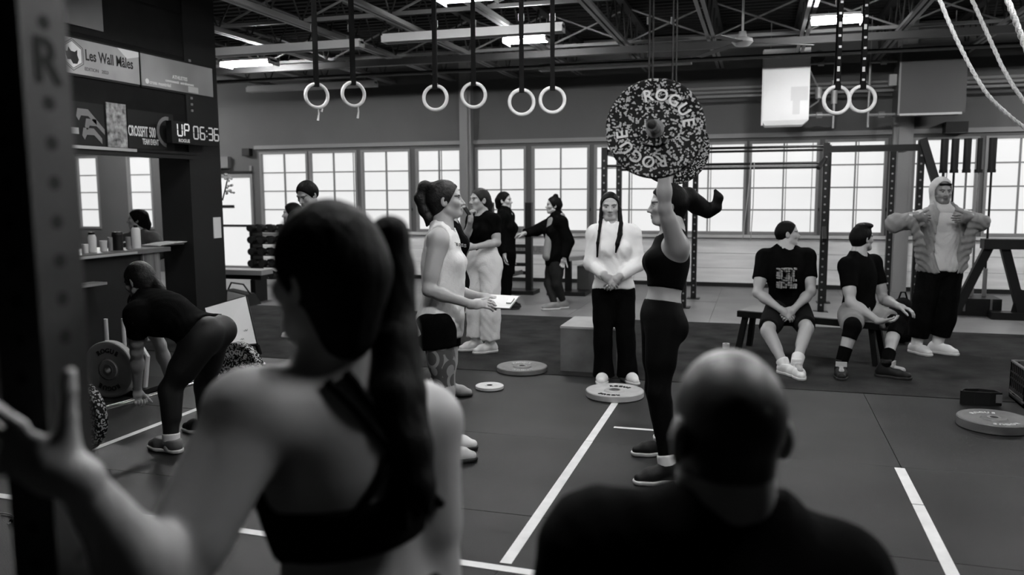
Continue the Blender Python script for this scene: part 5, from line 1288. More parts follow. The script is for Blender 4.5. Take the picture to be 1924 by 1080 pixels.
# floral tattoo sleeve on the near thigh
def tattoo_mat():
    m = mat('tattooed_skin', 0.3, 0.5); nt = m.node_tree; b = nt.nodes['Principled BSDF']; tc = nt.nodes.new('ShaderNodeTexCoord')
    v = nt.nodes.new('ShaderNodeTexVoronoi'); v.inputs['Scale'].default_value = 8.5; v.inputs['Randomness'].default_value = 0.8; nt.links.new(tc.outputs['Object'], v.inputs['Vector'])
    s_ = nt.nodes.new('ShaderNodeMath'); s_.operation = 'MULTIPLY'; s_.inputs[1].default_value = 17; nt.links.new(v.outputs['Distance'], s_.inputs[0])
    q = nt.nodes.new('ShaderNodeMath'); q.operation = 'SINE'; nt.links.new(s_.outputs[0], q.inputs[0])
    r = nt.nodes.new('ShaderNodeValToRGB'); r.color_ramp.elements[0].position = 0.12; r.color_ramp.elements[0].color = (0.07, 0.07, 0.07, 1); r.color_ramp.elements[1].position = 0.42; r.color_ramp.elements[1].color = (0.27, 0.27, 0.27, 1)
    nt.links.new(q.outputs[0], r.inputs[0]); nt.links.new(r.outputs[0], b.inputs['Base Color']); return m
a, b = lerp(J['hipR'], J['knR'], 0.28), lerp(J['hipR'], J['knR'], 0.92)
tt = solid('thigh_tattoo', [grow(q, 0.0016, cuts=[(a, a-b), (b, b-a)]) for q in p.T if q.tag == 'thighR'], 0.009, tattoo_mat(), p.root)
for sd in 'LR': p.shoe(sd, M_shoew, M_soleb)
hb = [p.hp(0, -0.085, 0.075), at(798, 352, D+0.01), at(790, 372, D+0.01), at(797, 395, D+0.01), at(806, 412, D), at(802, 424, D)]
p.hair(M_hairb, p.chain(hb, [0.035, 0.038, 0.036, 0.032, 0.024, 0.008], 0.02), line=0.06, thick=0.006)
# her clipboard
ca, cb, cc_, cd_ = at(897, 578, D-0.16), at(958, 581, D-0.26), at(977, 557, D-0.02), at(908, 553, D+0.08)
cbo = thing('clipboard', (ca+cb+cc_+cd_)/4, 'white clipboard with score sheet held by the judge', 'clipboard')
cn = nrm(np.cross(cb-ca, cd_-ca)); cn = cn if cn[2] > 0 else -cn
MB().prism([ca, cb, cc_, cd_], cn, 0.004).build('board', mat('clipboard_back', 0.10, 0.5), cbo)
MB().prism([lerp(q, (ca+cc_)/2, 0.05)+cn*0.0045 for q in (ca, cb, cc_, cd_)], cn, 0.001).build('sheet', mat('paper', 0.75, 0.6), cbo)
MB().obox(lerp(cb, cc_, 0.5)-nrm(cb-ca)*0.03+cn*0.010, (nrm(cc_-cb), nrm(cb-ca), cn), (0.045, 0.016, 0.005)).build('clip', M_hub, cbo)

# ---- woman in white trousers
D = 8.15
J = jp(head=(901, 376, D), neck=(907, 405, D+0.02), shL=(927, 415, D-0.06), shR=(889, 413, D+0.14), elL=(934, 456, D-0.10), wrL=(890, 464, D-0.28), elR=(877, 448, D+0.02), wrR=(884, 414, D-0.16),
       hipL=(922, 495, D-0.02), hipR=(895, 494, D+0.08), knL=(922, 575, D-0.06), knR=(896, 570, D+0.10), anL=(921, 646, D-0.02), anR=(894, 641, D+0.12))
bones(J, 'whitepants')
p = Person('woman in black tee and loose white trousers, hand raised to her chin', J, -CR*0.85-CF*0.5, UZ, toes={'L': -CR*0.9-CF*0.5, 'R': -CR*0.9-CF*0.5}, hands={'L': dict(d=-CR, n=CF-UZ*0.3, curl=0.4), 'R': dict(d=UZ+CR*0.1, n=CR*0.6+CF*0.4, curl=0.9)}, h=0.011, tone=0.36)
p.body(0.005); p.shirt(M_blk, 0.012, 0.62, 0.12, 0.07, 'tee_shirt', 0.003)
p.legs(mat('trouser_cream', 0.74, 0.85, bump=(70, 0.3)), 0.016, 1.88, 0.15, 'trousers', 0.006, flare=0.028, kneeoff=0.022)
for sd in 'LR': p.shoe(sd, M_shoew, M_solew, sock=M_sockw, sockh=0.06)
p.hair(M_hairb, p.chain([p.hp(0, -0.095, 0.02), p.hp(0.0, -0.12, -0.05), p.hp(0, -0.11, -0.12)], [0.03, 0.03, 0.015]), line=0.055, thick=0.005)

ph = J['wrR']+UZ*0.115-CR*0.045-CF*0.045
tag(MB().obox(ph, (nrm(CR*0.4+CF), nrm(UZ*0.8-CR*0.5), nrm(np.cross(CR*0.4+CF, UZ*0.8-CR*0.5))), (0.036, 0.07, 0.005)).build('phone', M_black), 'black phone in the raised hand of the woman in white trousers', 'phone')

# ---- woman in the black hooded coat behind her
D = 11.2
J = jp(head=(948, 377, D), neck=(949, 398, D), shR=(944, 408, D-0.15), shL=(955, 407, D+0.16), elR=(939, 447, D-0.16), elL=(958, 447, D+0.2), wrR=(948, 478, D-0.20), wrL=(963, 478, D+0.18), hipR=(948, 485, D-0.08), hipL=(951, 484, D+0.09), knR=(950, 535, D-0.08), knL=(953, 534, D+0.09), anR=(950, 573, D-0.08), anL=(953, 571, D+0.1))
bones(J, 'hoodie')
p = Person('woman in a long black coat facing the woman in the padded coat', J, CR*0.95-CF*0.3, UZ, toes={'R': CR, 'L': CR}, hands={'R': dict(d=-UZ, n=CR, curl=0.4), 'L': dict(d=-UZ, n=CR, curl=0.4)}, h=0.013, tone=0.4)
p.body(0.006); p.shirt(M_blk, 0.026, 1.95, -0.22, 0.0, 'coat', 0.004, drop=1)
p.legs(M_blk, 0.012, 1.9, 0.1, 'trousers')
solid('coat_collar', [rc(J['neck']-CR*0.05+UZ*0.0, J['neck']+CR*0.02+UZ*0.01, 0.06, 0.055, k=0.02)], 0.011, M_blk, p.root)
solid('undershirt', [rc(J['neck']+CR*0.05-UZ*0.02, J['neck']+CR*0.07-UZ*0.04, 0.035, k=0.01)], 0.009, M_offw, p.root)
for sd in 'LR': p.shoe(sd, M_shoeb, M_soleb, h=0.008)
p.hair(M_hair, p.chain([p.hp(0, -0.09, 0.0), p.hp(0, -0.09, -0.08)], [0.05, 0.04]), line=0.065, thick=0.008)

# ---- woman in the padded coat, arm held out
D = 11.2
J = jp(head=(1040, 386, D), neck=(1046, 408, D), shL=(1054, 418, D-0.15), shR=(1040, 416, D+0.16), elL=(1068, 455, D-0.18), wrL=(1060, 486, D-0.25), elR=(1010, 432, D+0.10), wrR=(986, 438, D-0.05), hipL=(1046, 487, D-0.08), hipR=(1042, 486, D+0.09), knL=(1046, 535, D-0.12), knR=(1031, 532, D+0.0), anL=(1058, 566, D-0.02), anR=(1042, 572, D-0.12))
bones(J, 'coat')
p = Person('woman in an open black padded coat holding out one arm', J, -CR*0.95-CF*0.1, UZ, toes={'L': -CR-CF*0.3, 'R': -CR-CF*0.3}, hands={'L': dict(d=-UZ-CR*0.3, n=-CF, curl=0.6), 'R': dict(d=-CR-UZ*0.2, n=-UZ, curl=0.3)}, h=0.013, tone=0.4, root=A(*(at(1044, 486, D)[:2]), 0))
p.body(0.006); p.shirt(M_blk, 0.030, 1.97, -0.08, 0.0, 'coat', 0.006, drop=1)
solid('coat_hood', [rc(J['neck']+CR*0.06+UZ*0.01-CF*0.06, J['neck']+CR*0.06+UZ*0.01+CF*0.06, 0.05, k=0.02), rc(J['neck']+CR*0.05, J['neck']-CR*0.05-UZ*0.02, 0.06, 0.04, k=0.03)], 0.011, M_greyc, p.root)
fr = lerp(J['neck'], p.P, 0.45)
solid('sweater_front', [rc(J['neck']-CR*0.075-UZ*0.05-CF*0.07, p.P-CR*0.115+UZ*0.05-CF*0.085, 0.055, 0.07, CF, 1.1, 0.03)], 0.011, M_greyc, p.root)
p.legs(mat('jeans_dark', 0.012, 0.8, spec=0.1), 0.010, 1.95, 0.1, 'jeans')
for sd in 'LR': p.shoe(sd, mat('shoe_grey', 0.2, 0.6), M_solew, h=0.008)
p.hair(M_hair, [el(p.hp(0, -0.03, 0.13), (p.hr, p.hf, p.hu), (0.035, 0.035, 0.03), 0.02)], line=0.06)

# black backpack left standing by the bench end
q = onZ(1700, 652)
t = thing('backpack', q, 'black backpack standing between the bench and the hooded man', 'backpack')
solid('body', [el(q+A(0, 0.25, 0.24), (CR, CF, UZ), (0.15, 0.11, 0.24), 0.03), el(q+A(0, 0.25, 0.12)-CF*0.09, (CR, CF, UZ), (0.11, 0.05, 0.10), 0.03)], 0.014, M_blk2, t, 0.005, 9, gcuts=[(A(0, 0, 0.006), A(0, 0, -1))])
MB().tube([q+A(-0.04, 0.25, 0.46), q+A(-0.02, 0.25, 0.53), q+A(0.02, 0.25, 0.53), q+A(0.04, 0.25, 0.46)], 0.009).build('handle', M_blk2, t)

# ---- man with clasped hands on the bench
D = 7.72
J = jp(head=(1480, 439, D), neck=(1476, 468, D), shR=(1437, 484, D), shL=(1516, 482, D), elR=(1423, 550, D-0.12), elL=(1524, 548, D-0.12), wrR=(1468, 582, D-0.33), wrL=(1492, 580, D-0.33),
       hipR=(1460, 585, D-0.05), hipL=(1500, 585, D-0.05), knR=(1442, 622, D-0.42), knL=(1516, 617, D-0.42), anR=(1476, 690, D-0.62), anL=(1497, 680, D-0.70))
bones(J, 'man1')
p = Person('man in black tee with a print sitting on the bench with hands together', J, CR*0.97-CF*0.18, UZ, sex='m', toes={'R': -CF+CR*0.5, 'L': -CF-CR*0.1}, hands={'R': dict(d=CR*0.75-UZ*0.55-CF*0.2, n=CF-UZ*0.5, curl=0.4), 'L': dict(d=-CR*0.75-UZ*0.55-CF*0.2, n=CF-UZ*0.5, curl=0.4)}, tone=0.36)
p.body(); sh = p.shirt(M_blk, 0.016, 0.62, -0.02, 0.072, 'tee_shirt', 0.003)
p.legs(M_blk2, 0.014, 0.80, 0.10, 'shorts', 0.003)
gc = at(1478, 522, D-0.245)
m = MB(); rnd = random.Random(8)
for i in range(8):
    for k in range(9):
        if rnd.random() < 0.68: m.obox(gc+CR*(i-3.5)*0.022+UZ*(4-k)*0.021, (CR, UZ, CF), (0.0105*rnd.uniform(.5, 1.05), 0.0105*rnd.uniform(.5, 1.05), 0.03))
pr_o = m.build('shirt_print', mat('print_grey', 0.22, 0.8), p.root)
for sd in 'LR': p.shoe(sd, M_shoew, M_solew, sock=M_sockw, sockh=0.07)
p.hair(M_hair, [], line=0.066, thick=0.004, back=-0.055, wrinkle=0.001)

# ---- second man on the bench
D = 7.5
J = jp(head=(1620, 448, D), neck=(1612, 481, D), shR=(1592, 500, D-0.10), shL=(1640, 494, D+0.17), elR=(1598, 568, D-0.22), elL=(1660, 562, D+0.10), wrR=(1650, 603, D-0.38), wrL=(1688, 575, D-0.18),
       hipR=(1598, 592, D-0.08), hipL=(1632, 588, D+0.06), knR=(1602, 614, D-0.48), knL=(1686, 608, D-0.25), anR=(1580, 682, D-0.50), anL=(1665, 682, D-0.55))
bones(J, 'man2')
p = Person('man in black tee and knee sleeves on the bench looking away', J, CR*0.93+CF*0.35, UZ, sex='m', toes={'R': -CF-CR*0.35, 'L': -CF*0.6+CR*0.8}, hands={'R': dict(d=CR*0.9-CF*0.2, n=UZ, curl=0.35), 'L': dict(d=CR*0.7-CF*0.5-UZ*0.2, n=-UZ, curl=0.4)}, tone=0.33)
p.body(); sh = p.shirt(M_blk, 0.014, 0.60, -0.02, 0.072, 'tee_shirt', 0.003)
MB().obox(at(1637, 502, D-0.05), (CR*0.8+CF*0.6, UZ, nrm(np.cross(CR*0.8+CF*0.6, UZ))), (0.025, 0.016, 0.012)).build('shirt_patch', mat('patch_pale', 0.4, 0.7), p.root)
p.legs(M_greyc, 0.014, 0.72, 0.10, 'shorts', 0.003)
for sd in 'LR':
    K, N, H_ = J['kn'+sd], J['an'+sd], J['hip'+sd]; a, b = lerp(K, H_, 0.22), lerp(K, N, 0.32)
    solid('knee_sleeve', [rc(a, K, 0.070, 0.068, k=0.02, cuts=[(a, a-K)]), rc(K, b, 0.068, 0.064, k=0.03, cuts=[(b, b-K)])], 0.009, M_blk, p.root)
    p.shoe(sd, M_shoeb, M_soleb, sock=M_blk, sockh=0.13)
    q = N+nrm(p.toes[sd])*0.06-UZ*0.01
    MB().obox(q+UZ*0.012, (nrm(np.cross(UZ, p.toes[sd])), nrm(p.toes[sd]), UZ), (0.045, 0.008, 0.02)).build('shoe_strap', mat('strap_pale', 0.4, 0.6), p.root)
p.hair(M_hair, [el(p.hp(0, 0.02, 0.115), (p.hr, p.hf, p.hu), (0.07, 0.08, 0.03), 0.02)], line=0.066, thick=0.010, back=-0.07)

# ---- man in the hood opening his jacket
D = 7.95
J = jp(head=(1769, 361, D), neck=(1769, 396, D), shR=(1731, 412, D), shL=(1806, 410, D), elR=(1679, 420, D-0.12), elL=(1842, 418, D-0.20), wrR=(1722, 408, D-0.26), wrL=(1822, 408, D-0.27),
       hipR=(1747, 512, D), hipL=(1785, 511, D), knR=(1733, 588, D-0.03), knL=(1778, 586, D-0.05), anR=(1721, 652, D+0.03), anL=(1760, 648, D+0.02))
bones(J, 'hood')
p = Person('man in a pale hooded sweatshirt holding his grey jacket open', J, -CF+CR*0.0-UZ*0.03, UZ, sex='m', toes={'R': -CF+CR*0.25, 'L': -CF*0.75+CR*0.7}, hands={'R': dict(d=CR*0.95-UZ*0.12-CF*0.15, n=CF, curl=0.5), 'L': dict(d=-CR*0.95-UZ*0.12-CF*0.15, n=CF, curl=0.5)}, tone=0.26)
p.tint = lambda c, r, f, u, V: np.where((f > 0.01) & (u < -0.042), c*0.5, c)
p.body(); p.shirt(mat('sweatshirt_pale', 0.46, 0.85, bump=(60, 0.35)), 0.020, 1.9, 0.02, 0.0, 'sweatshirt', 0.006)
# hood round the face
hc = J['head']
hd = [el(p.hp(0, -0.02, 0.025), (p.hr, p.hf, p.hu), (0.100, 0.118, 0.125), 0.02), rc(p.hp(0, -0.03, -0.06), J['neck']+CF*0.02, 0.085, 0.10, k=0.04), rc(J['neck']-CR*0.05-CF*0.05, J['neck']+CR*0.05-CF*0.05, 0.05, k=0.04), el(p.hp(0, 0.07, -0.005), (p.hr, p.hf, p.hu), (0.084, 0.12, 0.108), 0.012, sub=True)]
solid('hood', hd, 0.008, mat('sweatshirt_pale', 0.42), p.root, 0.003, 3)
solid('cap_band', [rc(p.hp(-0.048, 0.066, 0.074), p.hp(0.048, 0.066, 0.074), 0.013, k=0.01)], 0.007, M_blk2, p.root)
# jacket: back, two open front panels, sleeves
jk = []
hemc = p.P+UZ*0.02
for q in p.T:
    if q.tag in ('chest', 'waist', 'pelvis', 'trap', 'shoulders'): jk.append(grow(q, 0.042, cuts=[(hemc, -UZ)]))
jk.append(el(lerp(J['neck'], p.P, 0.5)-CF*0.16, (CR, CF, UZ), (0.125, 0.17, 0.42), 0.01, sub=True))
jk.append(rc(J['neck']+UZ*0.05-CF*0.10, J['neck']+UZ*0.25, 0.10, 0.12, k=0.01, sub=True))
for sd, g in (('R', -1), ('L', 1)):
    S_, E, W_ = J['sh'+sd], J['el'+sd], J['wr'+sd]
    jk += [rc(S_, E, 0.088, 0.078, k=0.04), rc(E, lerp(E, W_, 0.75), 0.076, 0.055, k=0.04, cuts=[(lerp(E, W_, 0.75), W_-E)])]
    jk.append(rc(W_+CR*g*0.03-UZ*0.02, p.P+CR*g*0.17+UZ*0.06-CF*0.06, 0.030, 0.045, nrm(CR), 1.5, 0.04, cuts=[(hemc, -UZ)]))
solid('jacket', jk, 0.011, M_greyj, p.root, 0.012, 6)
p.legs(M_blk, 0.020, 1.70, 0.10, 'trousers', 0.004, flare=0.02, kneeoff=0.02)
for sd in 'LR': p.shoe(sd, M_shoew, M_solew, sock=M_sockw, sockh=0.16)

# ---- bent-over woman at the bar
bar_dl = lambda t: DLA+(DLB-DLA)*t
fdl0 = nrm(-CR*0.9+CF*0.43)
J = jp(head=(262, 528, 5.30), neck=(278, 565, 5.24), shL=(258, 592, 5.08), shR=(266, 568, 5.42), elL=(257, 660, 5.22), elR=(285, 640, 5.62),
       hipL=(378, 640, 5.06), hipR=(398, 628, 5.24), knL=(319, 732, 5.06), knR=(385, 722, 5.42), anL=(322, 834, 5.06), anR=(385, 797, 5.44))
J['wrL'] = bar_dl(0.30)+UZ*0.065+CR*0.01; J['wrR'] = bar_dl(0.50)+UZ*0.065+CR*0.02; J['elR'] = lerp(J['shR'], J['wrR'], 0.52)-fdl0*0.03
bones(J, 'deadlift'); fdl = fdl0
p = Person('woman in black tee and leggings bent over gripping a barbell', J, fdl*0.85-UZ*0.35, UZ+fdl*0.4, toes={'L': fdl, 'R': fdl-CR*0.1}, hands={'L': dict(d=-UZ, n=-fdl, curl=1.0), 'R': dict(d=-UZ, n=-fdl, curl=1.0)}, h=0.010, tone=0.30, root=A(*(at(365, 700, 5.25)[:2]), 0), bulk=1.08)
p.body(0.0045); p.shirt(M_blk, 0.014, 0.55, 0.03, 0.07, 'tee_shirt', 0.003)
p.legs(mat('legging_charcoal', 0.010, 0.55, spec=0.25, bump=(200, 0.1)), 0.006, 1.94, 0.09, 'leggings')
for sd in 'LR': p.shoe(sd, M_shoeb if sd == 'R' else mat('shoe_grey_mesh', 0.10, 0.6), M_solew, sock=M_sockw if sd == 'L' else None, sockh=0.06)
p.hair(M_hairb, p.chain([at(290, 528, 5.28), at(302, 544, 5.26), at(307, 556, 5.24)], [0.034, 0.030, 0.018], 0.015), line=0.055, thick=0.010)

# ---- woman behind the reception desk
D = 9.9
J = jp(head=(257, 413, D), neck=(262, 438, D+0.02), shL=(288, 448, D-0.05), shR=(238, 450, D+0.08), elL=(312, 474, D-0.15), elR=(226, 478, D-0.05), wrL=(284, 489, D-0.30), wrR=(244, 490, D-0.30), hipL=(275, 525, D), hipR=(252, 525, D+0.05), knL=(278, 590, D-0.02), knR=(254, 588, D+0.02), anL=(281, 645, D), anR=(258, 643, D+0.05))
for sd in 'LR': J['kn'+sd] = A(*J['hip'+sd][:2], 0.40); J['an'+sd] = A(*J['hip'+sd][:2], 0.085)
bones(J, 'desk')
p = Person('woman with dark hair leaning over the reception desk', J, -CR*0.95-CF*0.3, UZ, toes={'L': -CF, 'R': -CF}, hands={'L': dict(d=-CR-CF*0.3, n=-UZ, curl=0.3), 'R': dict(d=CR-CF*0.3, n=-UZ, curl=0.3)}, h=0.013, tone=0.3)
p.body(0.006); p.shirt(mat('cloth_dim', 0.045, 0.85), 0.018, 1.9, 0.0, 0.07, 'sweater', 0.004); p.legs(M_blk, 0.010, 1.95, 0.1, 'trousers')
for sd in 'LR': p.shoe(sd, M_shoeb, M_soleb, h=0.008)
p.hair(M_hair, p.chain([p.hp(0, -0.06, 0.04), p.hp(0.03, -0.08, -0.06), p.hp(0.03, -0.07, -0.16)], [0.08, 0.07, 0.05], 0.03), line=0.05, thick=0.012)

# ---- man looking down behind the ponytailed woman, and his shorter neighbour
D = 7.4
J = jp(head=(577, 366, D), neck=(585, 398, D), shL=(612, 412, D-0.06), shR=(558, 412, D+0.06))
for sd, g in (('L', 1), ('R', -1)):
    S_ = J['sh'+sd]; J['el'+sd] = S_+CR*g*0.05-UZ*0.28; J['wr'+sd] = J['el'+sd]-UZ*0.22-CF*0.10-CR*g*0.05
    J['hip'+sd] = J['neck']+CR*g*0.09+CR*0.02-UZ*0.53-CF*g*0.03; J['kn'+sd] = A(*J['hip'+sd][:2], 0.47); J['an'+sd] = A(*J['hip'+sd][:2], 0.085)
bones(J, 'man3')
p = Person('dark-haired man looking down in front of the far windows', J, -CR*0.45-CF*0.75-UZ*0.45, UZ, sex='m', toes={'L': -CF, 'R': -CF}, hands={'L': dict(d=-UZ, n=-CR, curl=0.4), 'R': dict(d=-UZ, n=CR, curl=0.4)}, h=0.014, tone=0.42)
p.body(0.005); p.shirt(M_blk, 0.016, 0.6, -0.03, 0.07, 'tee_shirt'); p.legs(M_blk2, 0.014, 1.9, 0.1, 'trousers')
for sd in 'LR': p.shoe(sd, M_shoeb, M_solew, h=0.008)
p.hair(M_hair, [], line=0.060, thick=0.010, back=-0.05)
D = 9.0
J = jp(head=(549, 402, D), neck=(556, 428, D), shL=(562, 440, D-0.16), shR=(556, 438, D+0.16))
for sd, g in (('L', -1), ('R', 1)):
    S_ = J['sh'+sd]; J['el'+sd] = S_+CR*0.04-UZ*0.27; J['wr'+sd] = J['el'+sd]-UZ*0.20-CR*0.08
    J['hip'+sd] = J['neck']+CF*g*0.08+CR*0.03-UZ*0.50; J['kn'+sd] = A(*J['hip'+sd][:2], 0.45)+CR*0.0; J['an'+sd] = A(*J['hip'+sd][:2], 0.085)
J['anL'] = J['anL']-CR*0.02
bones(J, 'neighbour')
p = Person('person in dark clothes and white shoes half hidden by the ponytailed woman', J, -CR, UZ, toes={'L': -CR, 'R': -CR}, hands={'L': dict(d=-UZ, n=-CR, curl=0.4), 'R': dict(d=-UZ, n=-CR, curl=0.4)}, h=0.014, tone=0.36)
p.body(0.006); p.shirt(M_blk, 0.016, 1.9, -0.03, 0.07, 'sweater'); p.legs(M_blk2, 0.012, 1.9, 0.1, 'trousers')
for sd in 'LR': p.shoe(sd, M_shoew, M_solew, h=0.008)
p.hair(M_hair, [], line=0.06, thick=0.010)
# ---- person in black standing behind the judge (one leg and shoe show)
D = 6.42
J = jp(anR=(845, 722, D-0.03))
J['anR'][2] = 0.085; q = J['anR']
J['anL'] = q+CF*0.16-CR*0.12; J['knR'] = q+UZ*0.38+CR*0.015; J['knL'] = J['anL']+UZ*0.38; J['hipR'] = q+UZ*0.77+CR*0.06-CF*(-0.0); J['hipL'] = J['anL']+UZ*0.77+CR*0.14
J['neck'] = (J['hipR']+J['hipL'])/2+UZ*0.50-CR*0.03; J['head'] = J['neck']+UZ*0.14+CR*0.02
for sd, g in (('R', -1), ('L', 1)):
    J['sh'+sd] = J['neck']-UZ*0.07+CF*g*0.16; J['el'+sd] = J['sh'+sd]-UZ*0.27-CR*0.05; J['wr'+sd] = J['el'+sd]-UZ*0.18+CR*0.10
bones(J, 'behind')
p = Person('person dressed in black standing close behind the judge, one shoe showing', J, CR, UZ, toes={'R': CR, 'L': CR}, hands={'R': dict(d=-UZ+CR*0.3, n=CR, curl=0.4), 'L': dict(d=-UZ+CR*0.3, n=CR, curl=0.4)}, h=0.014, tone=0.36, sc=0.93)
p.body(0.006); p.shirt(M_blk, 0.012, 1.9, 0.0, 0.07, 'sweater'); p.legs(M_blk, 0.008, 1.93, 0.1, 'trousers')
for sd in 'LR': p.shoe(sd, mat('shoe_pale_grey', 0.35, 0.6), M_soleb, h=0.007)
p.hair(M_hair, [], line=0.06, thick=0.006)

# ---- the ponytailed woman in the foreground
J = jp(head=(612, 520, 1.40), neck=(640, 715, 1.43), shL=(472, 778, 1.31), shR=(792, 795, 1.52), elL=(306, 1115, 1.18), wrL=(142, 896, 0.99), elR=(812, 1060, 1.50), wrR=(800, 1300, 1.50))
ctr = A(*((J['shL']+J['shR'])/2)[:2], 0); lat = nrm((J['shR']-J['shL'])*A(1, 1, 0))
for sd, g in (('L', -1), ('R', 1)):
    J['hip'+sd] = ctr+lat*g*0.088+CR*0.03+UZ*0.82; J['kn'+sd] = A(*J['hip'+sd][:2], 0.45); J['an'+sd] = A(*J['hip'+sd][:2], 0.085)
bones(J, 'ponytail')
fpt = np.cross(UZ, lat)
p = Person('woman with a long dark ponytail and strappy sports bra gripping the rack post', J, -CR*0.80+CF*0.60-UZ*0.08, UZ, toes={'L': fpt, 'R': fpt}, hands={'L': dict(d=UZ*0.46-CR*0.86-CF*0.10, n=CF*0.95-UZ*0.1, curls=(0.10, 0.30, 0.42, 0.5), spread=1.0, thumb=UZ*1.0+CR*0.08), 'R': dict(d=-UZ, n=fpt, curl=0.4)}, h=0.009, tone=0.33, bulk=1.04, armscale=1.28)
p.body(0.005)
def back_pt(u, v, off=0.0):   # point on her back: u across (-1..1), v up the spine (0 hips .. 1 neck)
    L = J['neck']-p.P; c = p.P+L*v+p.lats*u*0.15*p.sc; return c, -p.fws
band0, band1 = p.P+p.up*0.170-p.lats*0.0, p.P+p.up*0.235
solid('sports_bra', [grow(q, 0.006, cuts=[(band1, p.up), (band0, -p.up)]) for q in p.T if q.tag in ('waist', 'chest', 'shoulders', 'bust')]+[grow(q, 0.007, cuts=[(band1+p.up*0.12, p.up), (band0, -p.up), (p.P-p.fws*(-0.03), -p.fws)]) for q in p.T if q.tag in ('chest', 'bust')], 0.008, M_leg, p.root)
# crossing straps hugging the back: sampled on the body field
Fld, flo, fh = field(p.T, 0.010)
def surf(pt, dirv):           # march from outside onto the skin along -dirv
    for k in range(60):
        q = pt+dirv*(0.20-k*0.005); i = np.round((q-flo)/fh).astype(int)
        if np.all(i >= 0) and np.all(i < Fld.shape) and Fld[tuple(i)] < 0.004: return q+dirv*0.004
    return pt+dirv*0.1
def strap(a, b, w=0.008, n=14):
    P = [surf(p.P+(J['neck']-p.P)*(a[1]+(b[1]-a[1])*t)+p.lats*(a[0]+(b[0]-a[0])*t)*0.15, -p.fws) for t in np.linspace(0, 1, n)]
    P = [P[0]]+[(P[i-1]+2*P[i]+P[i+1])/4 for i in range(1, n-1)]+[P[-1]]
    MB().tube(P, w, 8).build('bra_strap', M_leg, p.root)
strap((-0.42, 1.04), (0.12, 0.74)); strap((-0.20, 1.06), (0.22, 0.76)); strap((0.12, 0.74), (-0.60, 0.46)); strap((0.18, 0.72), (-0.12, 0.46)); strap((0.65, 1.02), (0.12, 0.74)); strap((0.12, 0.74), (0.80, 0.46)); strap((0.2, 0.76), (0.45, 0.46)); strap((0.17, 0.80), (0.17, 0.44), 0.012)
p.legs(M_leg, 0.005, 1.93, 0.07, 'leggings')
for sd in 'LR': p.shoe(sd, M_shoeb, M_solew, h=0.008)
tail = [at(692, 470, 1.45), at(733, 440, 1.47), at(744, 510, 1.47), at(746, 620, 1.45), at(753, 740, 1.42), at(768, 840, 1.39), at(788, 920, 1.37), at(802, 965, 1.36)]
p.hair(M_hair, p.chain(tail, [0.026, 0.034, 0.034, 0.037, 0.044, 0.042, 0.028, 0.006], 0.012)+[rc(p.hp(0, -0.05, -0.03), p.hp(0, -0.042, -0.10), 0.060, 0.046, k=0.02, cuts=[(p.hp(0, -0.02, 0), p.hf)])]+p.chain([at(745, 640, 1.42), at(735, 740, 1.38), at(745, 840, 1.36)], [0.03, 0.03, 0.006], 0.02), line=0.052, thick=0.012, h=0.007, back=-0.115)

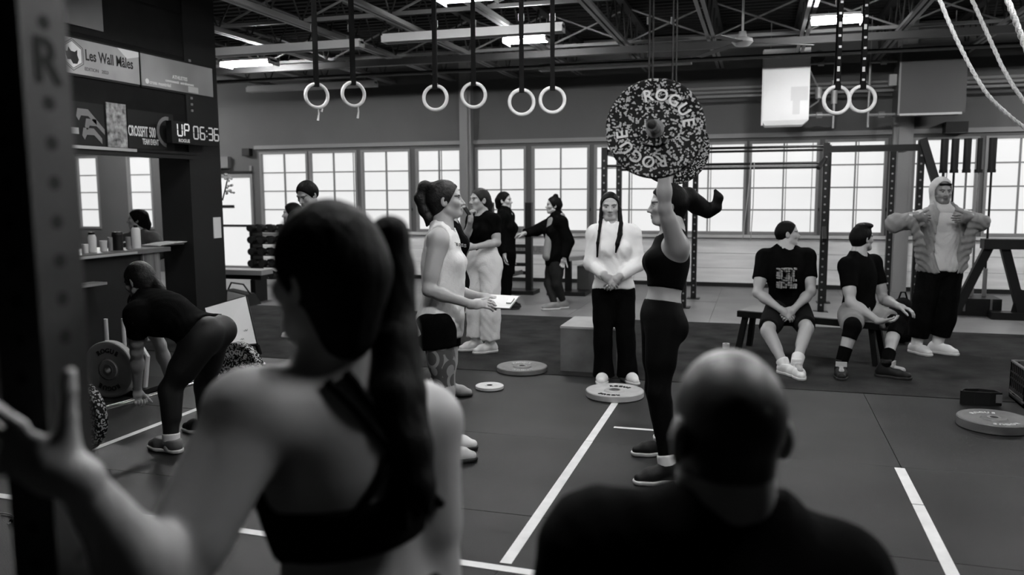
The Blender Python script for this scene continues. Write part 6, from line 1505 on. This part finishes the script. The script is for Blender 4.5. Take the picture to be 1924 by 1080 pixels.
# ---- the seated bald man in the foreground
J = jp(head=(1365, 812, 1.22), neck=(1372, 985, 1.26), shL=(1130, 1035, 1.22), shR=(1565, 1095, 1.28))
J['head'] = at(1366, 812, 1.22)
latb = nrm((J['shR']-J['shL'])*A(1, 1, 0)); fb_ = np.cross(UZ, latb); cb_ = (J['shL']+J['shR'])/2
for sd, g in (('L', -1), ('R', 1)):
    S_ = J['sh'+sd]; J['el'+sd] = S_+latb*g*0.06-UZ*0.28+fb_*0.04; J['wr'+sd] = J['el'+sd]+fb_*0.22-UZ*0.08-latb*g*0.06
    J['hip'+sd] = A(cb_[0], cb_[1], 0.53)+latb*g*0.09; J['kn'+sd] = J['hip'+sd]+fb_*0.42+latb*g*0.06-UZ*0.03; J['an'+sd] = A(*J['kn'+sd][:2], 0.085)
bones(J, 'bald')
p = Person('bald man in a black jacket seated on a stool in the foreground', J, CF*0.98-CR*0.12-UZ*0.08, UZ, sex='m', toes={'L': fb_, 'R': fb_}, hands={'L': dict(d=fb_, n=-UZ, curl=0.5), 'R': dict(d=fb_, n=-UZ, curl=0.5)}, h=0.010, tone=0.36, headscale=1.06, ear=1.06)
def bald_tint(c, r, f, u, V):
    n = 0.012*(np.sin(V[:, 0]*410+3*np.sin(V[:, 1]*300))+np.sin(V[:, 1]*370+V[:, 2]*290))
    d = np.sqrt((r*1.25-0.006)**2+((f-0.022)/1.1)**2)+n*0.6
    t = np.clip((d-0.030)/0.042, 0, 1); t = np.where(u < 0.035, 1.0, t); hairy = (u > -0.055) & (f < 0.06) & ~((np.abs(r) > 0.072) & (u < 0.03) & (f > -0.03))
    return np.where(hairy, c*(1-t)+0.006*t, c)
p.tint = bald_tint
p.body(0.0045); p.shirt(M_blk, 0.024, 1.95, -0.06, 0.078, 'jacket', 0.004)
solid('jacket_collar', [rc(lerp(J['neck'], J['shL'], 0.25)+UZ*0.03, J['neck']-fb_*0.055+UZ*0.035, 0.02, 0.022, k=0.02), rc(lerp(J['neck'], J['shR'], 0.25)+UZ*0.03, J['neck']-fb_*0.055+UZ*0.035, 0.02, 0.022, k=0.02)], 0.007, M_blk, p.root)
p.legs(M_blk2, 0.014, 1.9, 0.08, 'trousers')
for sd in 'LR': p.shoe(sd, M_shoeb, M_soleb, h=0.008)
stl = thing('stool', (cb_[0], cb_[1], 0), 'black round stool under the seated bald man', 'stool')
MB().cyl((cb_[0], cb_[1]+0.02, 0.385), (cb_[0], cb_[1]+0.02, 0.425), 0.19, n=28).build('seat', M_rig, stl)
for k in range(4):
    a = math.pi/4+k*math.pi/2; MB().cyl((cb_[0]+0.12*math.cos(a), cb_[1]+0.02+0.12*math.sin(a), 0.385), (cb_[0]+0.19*math.cos(a), cb_[1]+0.02+0.19*math.sin(a), 0.0), 0.014, n=8).build('leg', M_rig, stl)
